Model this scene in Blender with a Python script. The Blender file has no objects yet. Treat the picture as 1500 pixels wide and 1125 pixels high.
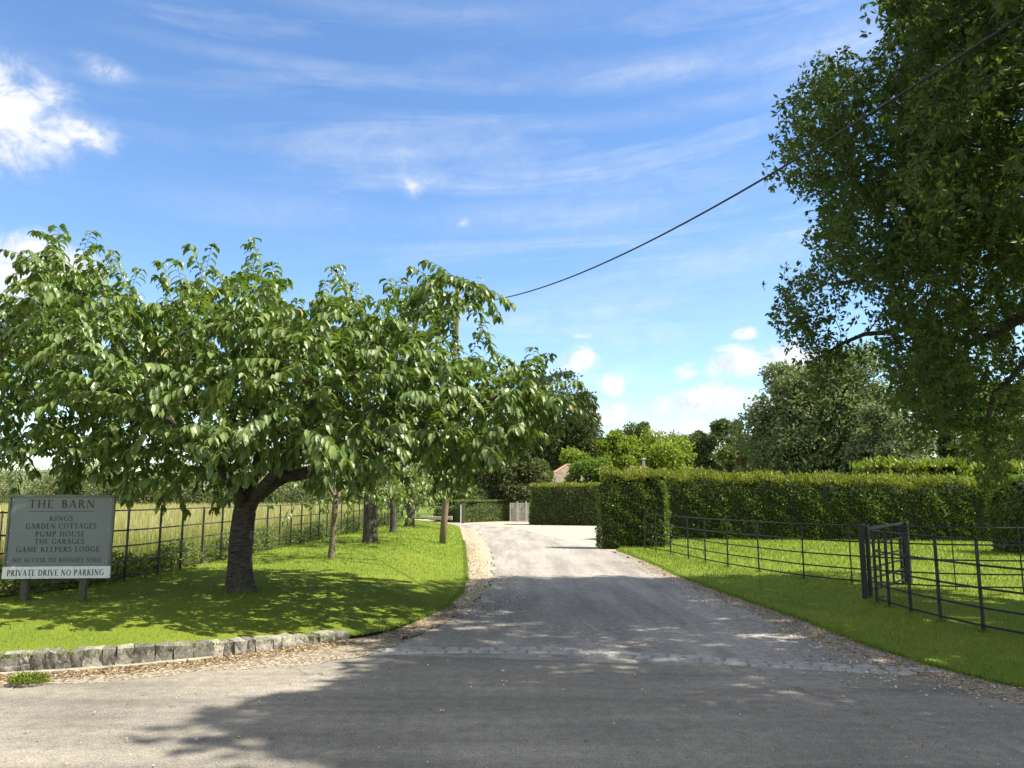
import bpy, math, random
import numpy as np
from mathutils import Vector, Matrix

sc = bpy.context.scene
COL = sc.collection
random.seed(7)
RNG = np.random.default_rng(11)
rad = math.radians

# ------------------------------------------------------------------ camera
CAM_Z = 1.65
FPX = 1130.0                       # focal length in pixels of the 1500 px wide picture
PITCH = math.atan(166 / FPX)
cam_d = bpy.data.cameras.new('camera')
cam_d.sensor_width = 36.0
cam_d.lens = FPX / 1500 * 36
cam_d.clip_start = 0.1
cam_d.clip_end = 6000
cam = bpy.data.objects.new('camera', cam_d)
cam.location = (0, 0, CAM_Z)
cam.rotation_euler = (math.pi / 2 + PITCH, 0, 0)
COL.objects.link(cam)
sc.camera = cam

# ------------------------------------------------------------------ sun, sky, exposure
SUN_EL, SUN_AZ = rad(54), rad(-9)   # azimuth measured from +X towards +Y
SUN = Vector((math.cos(SUN_EL) * math.cos(SUN_AZ), math.cos(SUN_EL) * math.sin(SUN_AZ), math.sin(SUN_EL)))
sl = bpy.data.lights.new('sun', 'SUN')
sl.energy = 5.0
sl.angle = rad(0.55)
sl.color = (1.0, 0.93, 0.80)
so = bpy.data.objects.new('sun', sl)
so.rotation_euler = SUN.to_track_quat('Z', 'Y').to_euler()
so.location = (30, 0, 40)
COL.objects.link(so)
sc.view_settings.view_transform = 'Standard'
sc.view_settings.look = 'None'
sc.view_settings.gamma = 1
sc.view_settings.exposure = 1.12
SKY_STRENGTH = 0.112
CLOUD_STRENGTH = 0.53

CP, SP = math.cos(PITCH), math.sin(PITCH)
def ray(px, py):
    xc, yc = (px - 750) / FPX, (562.5 - py) / FPX
    return np.array([xc, CP - yc * SP, SP + yc * CP])
def at_y(px, py, Y):               # point on the pixel's ray at world depth Y
    d = ray(px, py)
    return np.array([0, 0, CAM_Z]) + d * (Y / d[1])
def on_z(px, py, z=0.0):           # point on the pixel's ray at height z
    d = ray(px, py)
    return np.array([0, 0, CAM_Z]) + d * ((z - CAM_Z) / d[2])
def proj(P):
    P = np.asarray(P, float)
    x, y, z = P[..., 0], P[..., 1], P[..., 2] - CAM_Z
    f = y * CP + z * SP
    u = -y * SP + z * CP
    f = np.where(f < 0.05, np.nan, f)
    return 750 + FPX * x / f, 562.5 - FPX * u / f
def az_el(px, py):
    d = ray(px, py); d = d / np.linalg.norm(d)
    return math.atan2(d[0], d[1]), math.asin(d[2])

def make_world():
    w = bpy.data.worlds.new('World'); sc.world = w; w.use_nodes = True
    nt = w.node_tree; N = nt.nodes; L = nt.links
    for n in list(N): N.remove(n)
    def nd(t, **k):
        n = N.new(t)
        for a, b in k.items(): setattr(n, a, b)
        return n
    def math_(op, a, b=None, c=None, clamp=False):
        n = nd('ShaderNodeMath', operation=op); n.use_clamp = clamp
        for i, v in enumerate((a, b, c)):
            if v is None: continue
            if isinstance(v, (int, float)): n.inputs[i].default_value = v
            else: L.new(v, n.inputs[i])
        return n.outputs[0]
    def vmath(op, a, b=None):
        n = nd('ShaderNodeVectorMath', operation=op)
        for i, v in enumerate((a, b)):
            if v is None: continue
            if isinstance(v, (tuple, list)): n.inputs[i].default_value = v
            else: L.new(v, n.inputs[i])
        return n
    out = nd('ShaderNodeOutputWorld')
    sky = nd('ShaderNodeTexSky', sky_type='NISHITA')
    sky.sun_disc = False
    sky.sun_elevation = SUN_EL
    sky.sun_rotation = math.pi / 2 - SUN_AZ
    sky.altitude = 60; sky.air_density = 1.0; sky.dust_density = 0.0; sky.ozone_density = 2.0
    hs = nd('ShaderNodeHueSaturation'); hs.inputs['Saturation'].default_value = 1.14; hs.inputs['Hue'].default_value = 0.503
    L.new(sky.outputs[0], hs.inputs['Color'])
    bg = nd('ShaderNodeBackground'); bg.inputs[1].default_value = SKY_STRENGTH
    L.new(hs.outputs[0], bg.inputs[0])
    tc = nd('ShaderNodeTexCoord')
    sep = nd('ShaderNodeSeparateXYZ'); L.new(tc.outputs['Generated'], sep.inputs[0])
    az = math_('ARCTAN2', sep.outputs[0], sep.outputs[1])
    el = math_('ARCSINE', sep.outputs[2])
    cmb = nd('ShaderNodeCombineXYZ'); L.new(az, cmb.inputs[0]); L.new(el, cmb.inputs[1])
    P = cmb.outputs[0]
    def noise(scale, vec, detail=6, rough=0.55, dist=0.0, off=(0, 0, 0)):
        sc_ = vmath('MULTIPLY', vec, scale)
        ad = vmath('ADD', sc_.outputs[0], off)
        n = nd('ShaderNodeTexNoise'); n.inputs['Scale'].default_value = 1
        n.inputs['Detail'].default_value = detail; n.inputs['Roughness'].default_value = rough
        n.inputs['Distortion'].default_value = dist
        L.new(ad.outputs[0], n.inputs['Vector'])
        return n
    # ---- cumulus: soft blobs at fixed sky directions, ragged by noise
    blobs = [(5, 170, 175, 120, .82), (100, 195, 120, 62, .6), (150, 100, 80, 42, .34),
             (30, 385, 175, 75, 1.0), (120, 400, 80, 55, .7), (-60, 430, 160, 90, 1),
             (602, 270, 46, 32, .34), (592, 238, 26, 36, .26), (630, 265, 40, 16, .25), (675, 328, 22, 16, .32),
             (846, 527, 52, 30, .8), (893, 560, 30, 32, .85), (852, 490, 26, 12, .45), (800, 540, 60, 20, .4),
             (1075, 532, 72, 36, .9), (1035, 588, 108, 36, 1.0), (1160, 530, 84, 46, .95), (1095, 492, 38, 17, .7), (1125, 590, 60, 24, .7),
             (1010, 540, 40, 22, .5), (880, 612, 80, 28, .85), (985, 634, 90, 22, .9), (1200, 590, 80, 40, .8),
             (960, 565, 30, 12, .35), (620, 690, 200, 60, .7), (300, 660, 250, 60, .7), (700, 600, 80, 40, .5)]
    wn = noise((9, 13, 1), P, 5, .6)
    wv = vmath('SUBTRACT', wn.outputs['Color'], (.5, .5, .5))
    wv = vmath('MULTIPLY', wv.outputs[0], (.055, .04, 0))
    Pw = vmath('ADD', P, wv.outputs[0]).outputs[0]
    acc = None
    for (px, py, rx, ry, s) in blobs:
        a, e = az_el(px, py); a2, _ = az_el(px + rx, py); _, e2 = az_el(px, py - ry)
        dv = vmath('SUBTRACT', Pw, (a, e, 0))
        dv = vmath('MULTIPLY', dv.outputs[0], (1 / max(1e-4, abs(a2 - a)), 1 / max(1e-4, abs(e2 - e)), 0))
        ln = vmath('LENGTH', dv.outputs[0]).outputs['Value']
        v = math_('MULTIPLY', math_('SUBTRACT', 1.0, ln, clamp=True), s)
        acc = v if acc is None else math_('MAXIMUM', acc, v)
    fn = noise((26, 34, 1), P, 9, .62, .6)
    fb = math_('MULTIPLY', math_('SUBTRACT', fn.outputs['Fac'], 0.5), 1.15)
    den = math_('ADD', acc, math_('MULTIPLY', fb, math_('MULTIPLY', acc, 2.2, clamp=True)))
    mr = nd('ShaderNodeMapRange', interpolation_type='SMOOTHERSTEP')
    L.new(den, mr.inputs['Value']); mr.inputs['From Min'].default_value = 0.04; mr.inputs['From Max'].default_value = 0.74; mr.inputs['To Max'].default_value = .95
    cum = mr.outputs[0]
    # ---- cirrus: long faint streaks
    rot = nd('ShaderNodeVectorRotate', rotation_type='Z_AXIS'); rot.inputs['Angle'].default_value = rad(-4)
    L.new(P, rot.inputs['Vector'])
    c1 = noise((2.1, 15, 1), rot.outputs[0], 7, .62, .8, (3.3, 1.2, 0))
    c2 = noise((1.2, 3.2, 1), P, 3, .5, 0, (8.1, .4, 0))
    m1 = nd('ShaderNodeMapRange'); L.new(c1.outputs['Fac'], m1.inputs['Value']); m1.inputs['From Min'].default_value = .47; m1.inputs['From Max'].default_value = .8
    m2 = nd('ShaderNodeMapRange'); L.new(c2.outputs['Fac'], m2.inputs['Value']); m2.inputs['From Min'].default_value = .34; m2.inputs['From Max'].default_value = .62
    cir = math_('MULTIPLY', math_('MULTIPLY', m1.outputs[0], m2.outputs[0]), .5)
    streaks = [(560, 118, 420, 20, .34), (1000, 100, 420, 36, .42), (1230, 60, 330, 70, .5), (760, 182, 420, 20, .22), (1150, 130, 260, 30, .3),
               (830, 320, 330, 40, .34), (400, 300, 260, 40, .22), (640, 20, 420, 40, .22), (1040, 380, 240, 70, .34), (900, 450, 330, 50, .36), (860, 500, 300, 12, .3), (1080, 260, 200, 60, .15), (498, 302, 34, 5, .3)]
    sn = noise((3.0, 22, 1), rot.outputs[0], 8, .65, .5, (1.7, 6.2, 0))
    sm = nd('ShaderNodeMapRange'); L.new(sn.outputs['Fac'], sm.inputs['Value']); sm.inputs['From Min'].default_value = .3; sm.inputs['From Max'].default_value = .68
    wv2 = vmath('MULTIPLY', vmath('SUBTRACT', c2.outputs['Color'], (.5, .5, .5)).outputs[0], (.06, .05, 0))
    Ps = vmath('ADD', P, wv2.outputs[0]).outputs[0]
    for (px, py, rx, ry, s) in streaks:
        a, e = az_el(px, py); a2, _ = az_el(px + rx, py); _, e2 = az_el(px, py - ry)
        dv = vmath('SUBTRACT', Ps, (a, e, 0))
        dv = vmath('MULTIPLY', dv.outputs[0], (1 / abs(a2 - a), 1 / abs(e2 - e), 0))
        ln = vmath('LENGTH', dv.outputs[0]).outputs['Value']
        v = math_('MULTIPLY', math_('SUBTRACT', 1.0, ln, clamp=True), s)
        cir = math_('MAXIMUM', cir, math_('MULTIPLY', v, sm.outputs[0]))
    veil = nd('ShaderNodeMapRange'); L.new(el, veil.inputs['Value'])
    veil.inputs['From Min'].default_value = .0; veil.inputs['From Max'].default_value = .33
    veil.inputs['To Min'].default_value = .03; veil.inputs['To Max'].default_value = .0
    tot = math_('SUBTRACT', 1, math_('MULTIPLY', math_('SUBTRACT', 1, cum), math_('SUBTRACT', 1, math_('MAXIMUM', cir, math_('MULTIPLY', veil.outputs[0], .6)))), clamp=True)
    rest = noise((3.2, 4.6, 1), P, 7, .58, .4, (5.3, 2.9, 0))  # unseen cloud cover overhead and outside the view, added to whiten the fill light
    rm = nd('ShaderNodeMapRange', interpolation_type='SMOOTHSTEP'); L.new(rest.outputs['Fac'], rm.inputs['Value']); rm.inputs['From Min'].default_value = .38; rm.inputs['From Max'].default_value = .52
    away = nd('ShaderNodeMapRange', interpolation_type='SMOOTHSTEP'); L.new(math_('ABSOLUTE', az), away.inputs['Value']); away.inputs['From Min'].default_value = .72; away.inputs['From Max'].default_value = 1.0
    high = nd('ShaderNodeMapRange', interpolation_type='SMOOTHSTEP'); L.new(el, high.inputs['Value']); high.inputs['From Min'].default_value = .68; high.inputs['From Max'].default_value = .9
    tot = math_('MAXIMUM', tot, math_('MULTIPLY', rm.outputs[0], math_('MAXIMUM', away.outputs[0], high.outputs[0])))
    front = nd('ShaderNodeMapRange'); L.new(sep.outputs[2], front.inputs['Value']); front.inputs['From Min'].default_value = -.01; front.inputs['From Max'].default_value = .01
    tot = math_('MULTIPLY', tot, front.outputs[0])
    cc = nd('ShaderNodeMapRange'); L.new(fn.outputs['Fac'], cc.inputs['Value']); cc.inputs['From Min'].default_value = .36; cc.inputs['From Max'].default_value = .58
    cm = nd('ShaderNodeMix', data_type='RGBA'); L.new(cc.outputs[0], cm.inputs[0])
    cm.inputs[6].default_value = (.72, .77, .87, 1); cm.inputs[7].default_value = (1, 1, 1, 1)
    bc = nd('ShaderNodeBackground'); bc.inputs[1].default_value = CLOUD_STRENGTH
    L.new(cm.outputs[2], bc.inputs[0])
    mx = nd('ShaderNodeMixShader'); L.new(tot, mx.inputs[0]); L.new(bg.outputs[0], mx.inputs[1]); L.new(bc.outputs[0], mx.inputs[2])
    L.new(mx.outputs[0], out.inputs[0])
make_world()

# ------------------------------------------------------------------ helpers: objects
def put(o, parent=None):
    COL.objects.link(o)
    if parent: o.parent = parent
    return o
def tag(o, label=None, cat=None, group=None, kind=None):
    if label: o['label'] = label
    if cat: o['category'] = cat
    if group: o['group'] = group
    if kind: o['kind'] = kind
    return o
def thing(name, label, cat, loc=(0, 0, 0), group=None):
    o = bpy.data.objects.new(name, None); o.empty_display_size = .2
    o.location = loc
    COL.objects.link(o)
    return tag(o, label, cat, group)
def build(name, V, loops, sizes, mats, parent=None, rnd=None, midx=None, smooth=False, world_parent=True):
    """one mesh object from flat arrays; V are world coordinates"""
    V = np.asarray(V, np.float32).reshape(-1, 3)
    if parent is not None:
        V = V - np.array(parent_world(parent), np.float32)
    loops = np.asarray(loops, np.int32).ravel(); sizes = np.asarray(sizes, np.int32).ravel()
    me = bpy.data.meshes.new(name)
    me.vertices.add(len(V)); me.vertices.foreach_set('co', V.ravel())
    me.loops.add(len(loops)); me.loops.foreach_set('vertex_index', loops)
    me.polygons.add(len(sizes))
    st = np.concatenate([[0], np.cumsum(sizes)[:-1]]).astype(np.int32)
    me.polygons.foreach_set('loop_start', st)
    me.polygons.foreach_set('loop_total', sizes)
    me.polygons.foreach_set('use_smooth', np.full(len(sizes), smooth, bool))
    if not isinstance(mats, (list, tuple)): mats = [mats]
    for m in mats: me.materials.append(m)
    if midx is not None: me.polygons.foreach_set('material_index', np.asarray(midx, np.int32))
    if rnd is not None:
        a = me.attributes.new('rnd', 'FLOAT', 'FACE'); a.data.foreach_set('value', np.asarray(rnd, np.float32))
    me.update(calc_edges=True)
    o = bpy.data.objects.new(name, me)
    return put(o, parent)
def parent_world(p):
    v = Vector((0, 0, 0))
    while p is not None:
        v += p.location; p = p.parent
    return v

class MB:
    """small mesh builder: boxes, tubes, ribbons; keeps flat lists"""
    def __init__(s): s.v, s.f = [], []
    def face(s, pts):
        i = len(s.v); s.v += [tuple(p) for p in pts]; s.f.append(list(range(i, i + len(pts))))
    def box(s, c, size, rot=None, bev=0.0):
        hx, hy, hz = [k / 2 for k in size]
        R = rot or Matrix.Identity(3)
        if bev <= 0:
            P = [R @ Vector((x * hx, y * hy, z * hz)) + Vector(c) for x in (-1, 1) for y in (-1, 1) for z in (-1, 1)]
            i = len(s.v); s.v += [tuple(p) for p in P]
            for q in ((0, 1, 3, 2), (4, 6, 7, 5), (0, 4, 5, 1), (2, 3, 7, 6), (0, 2, 6, 4), (1, 5, 7, 3)): s.f.append([i + k for k in q])
            return
        # bevelled: chamfered top/bottom and vertical edges (octagonal prism with chamfer)
        def ring(z, ins):
            a, b = hx - ins, hy - ins; e = bev
            return [(-a + e, -b), (a - e, -b), (a, -b + e), (a, b - e), (a - e, b), (-a + e, b), (-a, b - e), (-a, -b + e)], z
        rings = [ring(-hz, bev * .7), ring(-hz + bev, 0), ring(hz - bev, 0), ring(hz, bev * .7)]
        i = len(s.v)
        for r, z in rings:
            s.v += [tuple(R @ Vector((x, y, z)) + Vector(c)) for x, y in r]
        for k in range(3):
            for j in range(8):
                a = i + k * 8 + j; b = i + k * 8 + (j + 1) % 8
                s.f.append([a, b, b + 8, a + 8])
        s.f.append([i + j for j in reversed(range(8))]); s.f.append([i + 24 + j for j in range(8)])
    def tube(s, pts, radii, n=6, cap=True, twist=0.0):
        pts = [Vector(p) for p in pts]
        if not hasattr(radii, '__len__'): radii = [radii] * len(pts)
        i0 = len(s.v); up = None
        for k, p in enumerate(pts):
            d = (pts[min(k + 1, len(pts) - 1)] - pts[max(k - 1, 0)]).normalized()
            if up is None: up = d.orthogonal()
            up = (up - d * up.dot(d)).normalized()
            b = d.cross(up)
            for j in range(n):
                a = 2 * math.pi * j / n + math.pi / n
                s.v.append(tuple(p + (up * math.cos(a) + b * math.sin(a)) * radii[k]))
        for k in range(len(pts) - 1):
            for j in range(n):
                a = i0 + k * n + j; b = i0 + k * n + (j + 1) % n
                s.f.append([a, b, b + n, a + n])
        if cap:
            s.f.append([i0 + j for j in reversed(range(n))]); e = i0 + (len(pts) - 1) * n
            s.f.append([e + j for j in range(n)])
    def strip(s, pts, w, h):
        """flat bar swept along pts: w thick horizontally, h tall"""
        pts = [Vector(p) for p in pts]; i0 = len(s.v)
        for k, p in enumerate(pts):
            d = (pts[min(k + 1, len(pts) - 1)] - pts[max(k - 1, 0)]); d.z = 0; d.normalize()
            b = Vector((-d.y, d.x, 0))
            for (x, z) in ((-1, -1), (1, -1), (1, 1), (-1, 1)):
                s.v.append(tuple(p + b * x * w / 2 + Vector((0, 0, z * h / 2))))
        for k in range(len(pts) - 1):
            for j in range(4):
                a = i0 + k * 4 + j; b = i0 + k * 4 + (j + 1) % 4
                s.f.append([a, b, b + 4, a + 4])
        s.f.append([i0 + j for j in (3, 2, 1, 0)]); e = i0 + (len(pts) - 1) * 4
        s.f.append([e + j for j in range(4)])
    def build(s, name, mat, parent=None, smooth=False, rnd=None):
        return build(name, np.array(s.v), [i for f in s.f for i in f], [len(f) for f in s.f], mat, parent, rnd, smooth=smooth)

# ------------------------------------------------------------------ helpers: materials
def mat_base(name):
    m = bpy.data.materials.new(name); m.use_nodes = True
    nt = m.node_tree
    for n in list(nt.nodes): nt.nodes.remove(n)
    out = nt.nodes.new('ShaderNodeOutputMaterial')
    p = nt.nodes.new('ShaderNodeBsdfPrincipled')
    nt.links.new(p.outputs[0], out.inputs[0])
    return m, nt, p, out
def tex_noise(nt, scale, detail=4, rough=.55, stretch=None, coord='Object', dist=0):
    tc = nt.nodes.new('ShaderNodeTexCoord'); src = tc.outputs[coord]
    if stretch:
        mp = nt.nodes.new('ShaderNodeMapping'); mp.inputs['Scale'].default_value = stretch
        nt.links.new(src, mp.inputs[0]); src = mp.outputs[0]
    n = nt.nodes.new('ShaderNodeTexNoise'); n.inputs['Scale'].default_value = scale
    n.inputs['Detail'].default_value = detail; n.inputs['Roughness'].default_value = rough; n.inputs['Distortion'].default_value = dist
    nt.links.new(src, n.inputs['Vector'])
    return n
def ramp(nt, fac, stops):
    r = nt.nodes.new('ShaderNodeValToRGB')
    el = r.color_ramp.elements
    while len(el) < len(stops): el.new(.5)
    for e, (p, c) in zip(el, stops):
        e.position = p; e.color = (*c, 1) if len(c) == 3 else c
    nt.links.new(fac, r.inputs[0])
    return r.outputs[0]
def mixc(nt, fac, a, b, mode='MIX'):
    m = nt.nodes.new('ShaderNodeMix'); m.data_type = 'RGBA'; m.blend_type = mode
    for i, v in ((0, fac), (6, a), (7, b)):
        if isinstance(v, (int, float)): m.inputs[i].default_value = v
        elif isinstance(v, tuple): m.inputs[i].default_value = (*v, 1)
        else: nt.links.new(v, m.inputs[i])
    return m.outputs[2]
def bump(nt, p, h, strength=.4, dist=.02):
    b = nt.nodes.new('ShaderNodeBump'); b.inputs['Strength'].default_value = strength; b.inputs['Distance'].default_value = dist
    nt.links.new(h, b.inputs['Height']); nt.links.new(b.outputs[0], p.inputs['Normal'])
def leaf_mat(name, stops, trans=.35, rough=.45, tcol=(1.25, 1.35, .55), spec=.35):
    m, nt, p, out = mat_base(name)
    at = nt.nodes.new('ShaderNodeAttribute'); at.attribute_name = 'rnd'
    c = ramp(nt, at.outputs['Fac'], stops)
    nt.links.new(c, p.inputs['Base Color'])
    p.inputs['Roughness'].default_value = rough
    p.inputs['Specular IOR Level'].default_value = spec
    if trans > 0:
        t = nt.nodes.new('ShaderNodeBsdfTranslucent')
        nt.links.new(mixc(nt, 1.0, c, tcol, 'MULTIPLY'), t.inputs[0])
        mx = nt.nodes.new('ShaderNodeMixShader'); mx.inputs[0].default_value = trans
        nt.links.new(p.outputs[0], mx.inputs[1]); nt.links.new(t.outputs[0], mx.inputs[2])
        nt.links.new(mx.outputs[0], out.inputs[0])
    return m
def plain(name, col, rough=.6, var=.25, scale=8, metal=0, bumpy=0.0, stretch=None):
    m, nt, p, out = mat_base(name)
    n = tex_noise(nt, scale, 5, .6, stretch)
    c = ramp(nt, n.outputs['Fac'], [(.3, tuple(k * (1 - var) for k in col)), (.7, tuple(min(1, k * (1 + var)) for k in col))])
    nt.links.new(c, p.inputs['Base Color']); p.inputs['Roughness'].default_value = rough; p.inputs['Metallic'].default_value = metal
    if bumpy: bump(nt, p, n.outputs['Fac'], bumpy, .01)
    return m
def asphalt(name, dark, mid, light, patch=.25, fine=62, along=(.12, 1.1, 1)):
    m, nt, p, out = mat_base(name)
    n1 = tex_noise(nt, fine, 3, .7)
    c = ramp(nt, n1.outputs['Fac'], [(.28, dark), (.5, mid), (.74, light)])
    n2 = tex_noise(nt, .55, 6, .6, (1, .6, 1))
    c2 = ramp(nt, n2.outputs['Fac'], [(.32, (1 - patch,) * 3), (.68, (1 + patch * .5,) * 3)])
    c = mixc(nt, 1, c, c2, 'MULTIPLY')
    # wear polished along the direction of travel
    n4 = tex_noise(nt, 1.6, 5, .6, along)
    c = mixc(nt, 1, c, ramp(nt, n4.outputs['Fac'], [(.36, (.78, .78, .79)), (.62, (1.17, 1.16, 1.13))]), 'MULTIPLY')
    # medium blotches of grit and fines
    n5 = tex_noise(nt, 9, 6, .7)
    c = mixc(nt, 1, c, ramp(nt, n5.outputs['Fac'], [(.35, (.80, .80, .80)), (.66, (1.16, 1.15, 1.12))]), 'MULTIPLY')
    v = nt.nodes.new('ShaderNodeTexVoronoi'); v.inputs['Scale'].default_value = 26
    tc = nt.nodes.new('ShaderNodeTexCoord'); nt.links.new(tc.outputs['Object'], v.inputs['Vector'])
    n3 = tex_noise(nt, 2.3, 4, .6)
    a = ramp(nt, v.outputs['Distance'], [(.05, (1, 1, 1)), (.14, (0, 0, 0))])
    b = ramp(nt, n3.outputs['Fac'], [(.46, (0, 0, 0)), (.68, (1, 1, 1))])
    f = mixc(nt, 1, a, b, 'MULTIPLY')
    c = mixc(nt, f, c, (.42, .40, .35))
    # hairline cracks
    vc = nt.nodes.new('ShaderNodeTexVoronoi'); vc.feature = 'DISTANCE_TO_EDGE'; vc.inputs['Scale'].default_value = .42
    n6 = tex_noise(nt, 1.4, 6, .7); add = nt.nodes.new('ShaderNodeVectorMath'); add.operation = 'MULTIPLY_ADD'
    add.inputs[1].default_value = (1.1, 1.1, 0); nt.links.new(n6.outputs['Color'], add.inputs[0]); nt.links.new(tc.outputs['Object'], add.inputs[2])
    nt.links.new(add.outputs[0], vc.inputs['Vector'])
    ck = mixc(nt, 1, ramp(nt, vc.outputs['Distance'], [(.0, (1, 1, 1)), (.006, (0, 0, 0))]), ramp(nt, n2.outputs['Fac'], [(.45, (0, 0, 0)), (.6, (.7, .7, .7))]), 'MULTIPLY')
    c = mixc(nt, ck, c, (.05, .047, .042))
    nt.links.new(c, p.inputs['Base Color']); p.inputs['Roughness'].default_value = .9; p.inputs['Specular IOR Level'].default_value = .25
    bump(nt, p, n1.outputs['Fac'], .6, .012)
    return m

M_ROAD = asphalt('road_asphalt', (.125, .116, .100), (.232, .214, .184), (.38, .348, .295))
M_DRIVE = asphalt('drive_asphalt', (.15, .138, .124), (.29, .268, .243), (.47, .435, .39), .18, 60, (1.3, .12, 1))
def gravel(name, cols, scale=45):
    m, nt, p, out = mat_base(name)
    v = nt.nodes.new('ShaderNodeTexVoronoi'); v.inputs['Scale'].default_value = scale
    tc = nt.nodes.new('ShaderNodeTexCoord'); nt.links.new(tc.outputs['Object'], v.inputs['Vector'])
    sp = nt.nodes.new('ShaderNodeSeparateColor'); nt.links.new(v.outputs['Color'], sp.inputs[0])
    c = ramp(nt, sp.outputs[0], cols)
    n = tex_noise(nt, 1.3, 6, .7)
    c = mixc(nt, ramp(nt, n.outputs['Fac'], [(.56, (0, 0, 0)), (.70, (.7, .7, .7))]), c, (.24, .16, .085))
    nt.links.new(c, p.inputs['Base Color']); p.inputs['Roughness'].default_value = .95
    bump(nt, p, v.outputs['Distance'], .5, .012)
    return m
M_GRAVEL = gravel('gravel', [(.0, (.20, .165, .11)), (.4, (.34, .29, .205)), (1, (.48, .42, .31))])
M_GRAVEL2 = gravel('forecourt_gravel', [(.0, (.23, .205, .155)), (.4, (.34, .305, .235)), (1, (.46, .42, .33))], 38)
M_DIRT = gravel('verge_dirt', [(.0, (.09, .07, .05)), (.5, (.20, .165, .12)), (1, (.38, .32, .23))], 40)
def grass_ground(name, a, b, stripe=.0):
    m, nt, p, out = mat_base(name)
    n = tex_noise(nt, 42, 5, .7)
    c = ramp(nt, n.outputs['Fac'], [(.3, a), (.7, b)])
    n2 = tex_noise(nt, .7, 5, .6)
    c = mixc(nt, ramp(nt, n2.outputs['Fac'], [(.35, (.0, .0, .0)), (.7, (.6, .6, .6))]), c, tuple(k * f for k, f in zip(b, (1.25, 1.05, .9))))
    nt.links.new(c, p.inputs['Base Color']); p.inputs['Roughness'].default_value = .95; p.inputs['Specular IOR Level'].default_value = .1
    bump(nt, p, n.outputs['Fac'], .8, .03)
    return m
M_LAWN = grass_ground('lawn_turf', (.085, .130, .016), (.175, .235, .03))
M_FIELD = grass_ground('field_soil', (.14, .15, .05), (.25, .23, .10))
M_GROUND = grass_ground('meadow', (.07, .11, .02), (.12, .17, .04))
M_GRASS = leaf_mat('grass_blade', [(0, (.080, .150, .016)), (.5, (.160, .250, .028)), (.85, (.25, .32, .05)), (1, (.36, .35, .11))], .35, .5, (1.2, 1.2, .6), .25)
M_HAY = leaf_mat('meadow_grass', [(0, (.15, .20, .04)), (.3, (.32, .32, .10)), (.65, (.49, .46, .23)), (1, (.64, .57, .36))], .35, .7, (1.1, 1.1, .8), .15)
M_WEED = leaf_mat('weed_leaf', [(0, (.06, .10, .022)), (.6, (.15, .20, .055)), (1, (.30, .31, .14))], .3, .7, spec=.15)
M_LITTER = leaf_mat('dry_leaf', [(0, (.10, .06, .03)), (.4, (.24, .155, .075)), (.75, (.40, .29, .15)), (1, (.52, .42, .25))], .1, .8)
M_PEBBLE = leaf_mat('pebble', [(0, (.16, .14, .11)), (.6, (.40, .36, .29)), (1, (.66, .63, .55))], 0, .9)
M_CHERRY = leaf_mat('cherry_leaf', [(0, (.055, .098, .024)), (.45, (.115, .178, .042)), (.85, (.195, .26, .068)), (.985, (.27, .31, .09)), (1, (.32, .26, .08))], .28, .40, (1.4, 1.5, .45), .42)
M_OAK = leaf_mat('broad_leaf', [(0, (.042, .074, .028)), (.55, (.074, .114, .036)), (1, (.15, .185, .048))], .44, .5, (1.4, 1.55, .45), .3)
M_YEW = leaf_mat('hedge_leaf', [(0, (.045, .080, .016)), (.5, (.115, .178, .034)), (.93, (.25, .31, .065)), (1, (.26, .17, .07))], .34, .36)
M_YEWTOP = leaf_mat('hedge_new_growth', [(0, (.10, .135, .016)), (.6, (.20, .23, .03)), (1, (.28, .30, .05))], .32, .5)
M_TWIG = plain('hedge_twigs', (.022, .026, .012), .9, .5, 9)
M_IRON = plain('black_iron', (.010, .011, .011), .5, .3, 30)
M_IRONW = plain('weathered_iron', (.045, .046, .043), .33, .75, 14)
def bark(name, dark, light, stretch, scale=6, bumps=.8):
    m, nt, p, out = mat_base(name)
    n = tex_noise(nt, scale, 7, .68, stretch, dist=.5)
    c = ramp(nt, n.outputs['Fac'], [(.34, dark), (.52, tuple((a + b) / 2 for a, b in zip(dark, light))), (.72, light)])
    n2 = tex_noise(nt, 1.7, 4, .6)
    c = mixc(nt, ramp(nt, n2.outputs['Fac'], [(.5, (0, 0, 0)), (.75, (.5, .5, .5))]), c, (.10, .115, .06))
    nt.links.new(c, p.inputs['Base Color']); p.inputs['Roughness'].default_value = .9
    bump(nt, p, n.outputs['Fac'], bumps, .03)
    return m
M_BARKC = bark('cherry_bark', (.012, .010, .008), (.125, .11, .09), (2.4, 2.4, 7.5), 4, 1.0)
M_BARK = bark('dark_bark', (.022, .018, .014), (.11, .095, .075), (5, 5, 1.2), 5)
M_BARKY = bark('pale_bark', (.06, .045, .03), (.34, .28, .20), (4, 4, 5), 7)
M_POLE = bark('pole_wood', (.10, .075, .045), (.27, .215, .14), (14, 14, .8), 5, .4)
M_STONE = None
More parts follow.
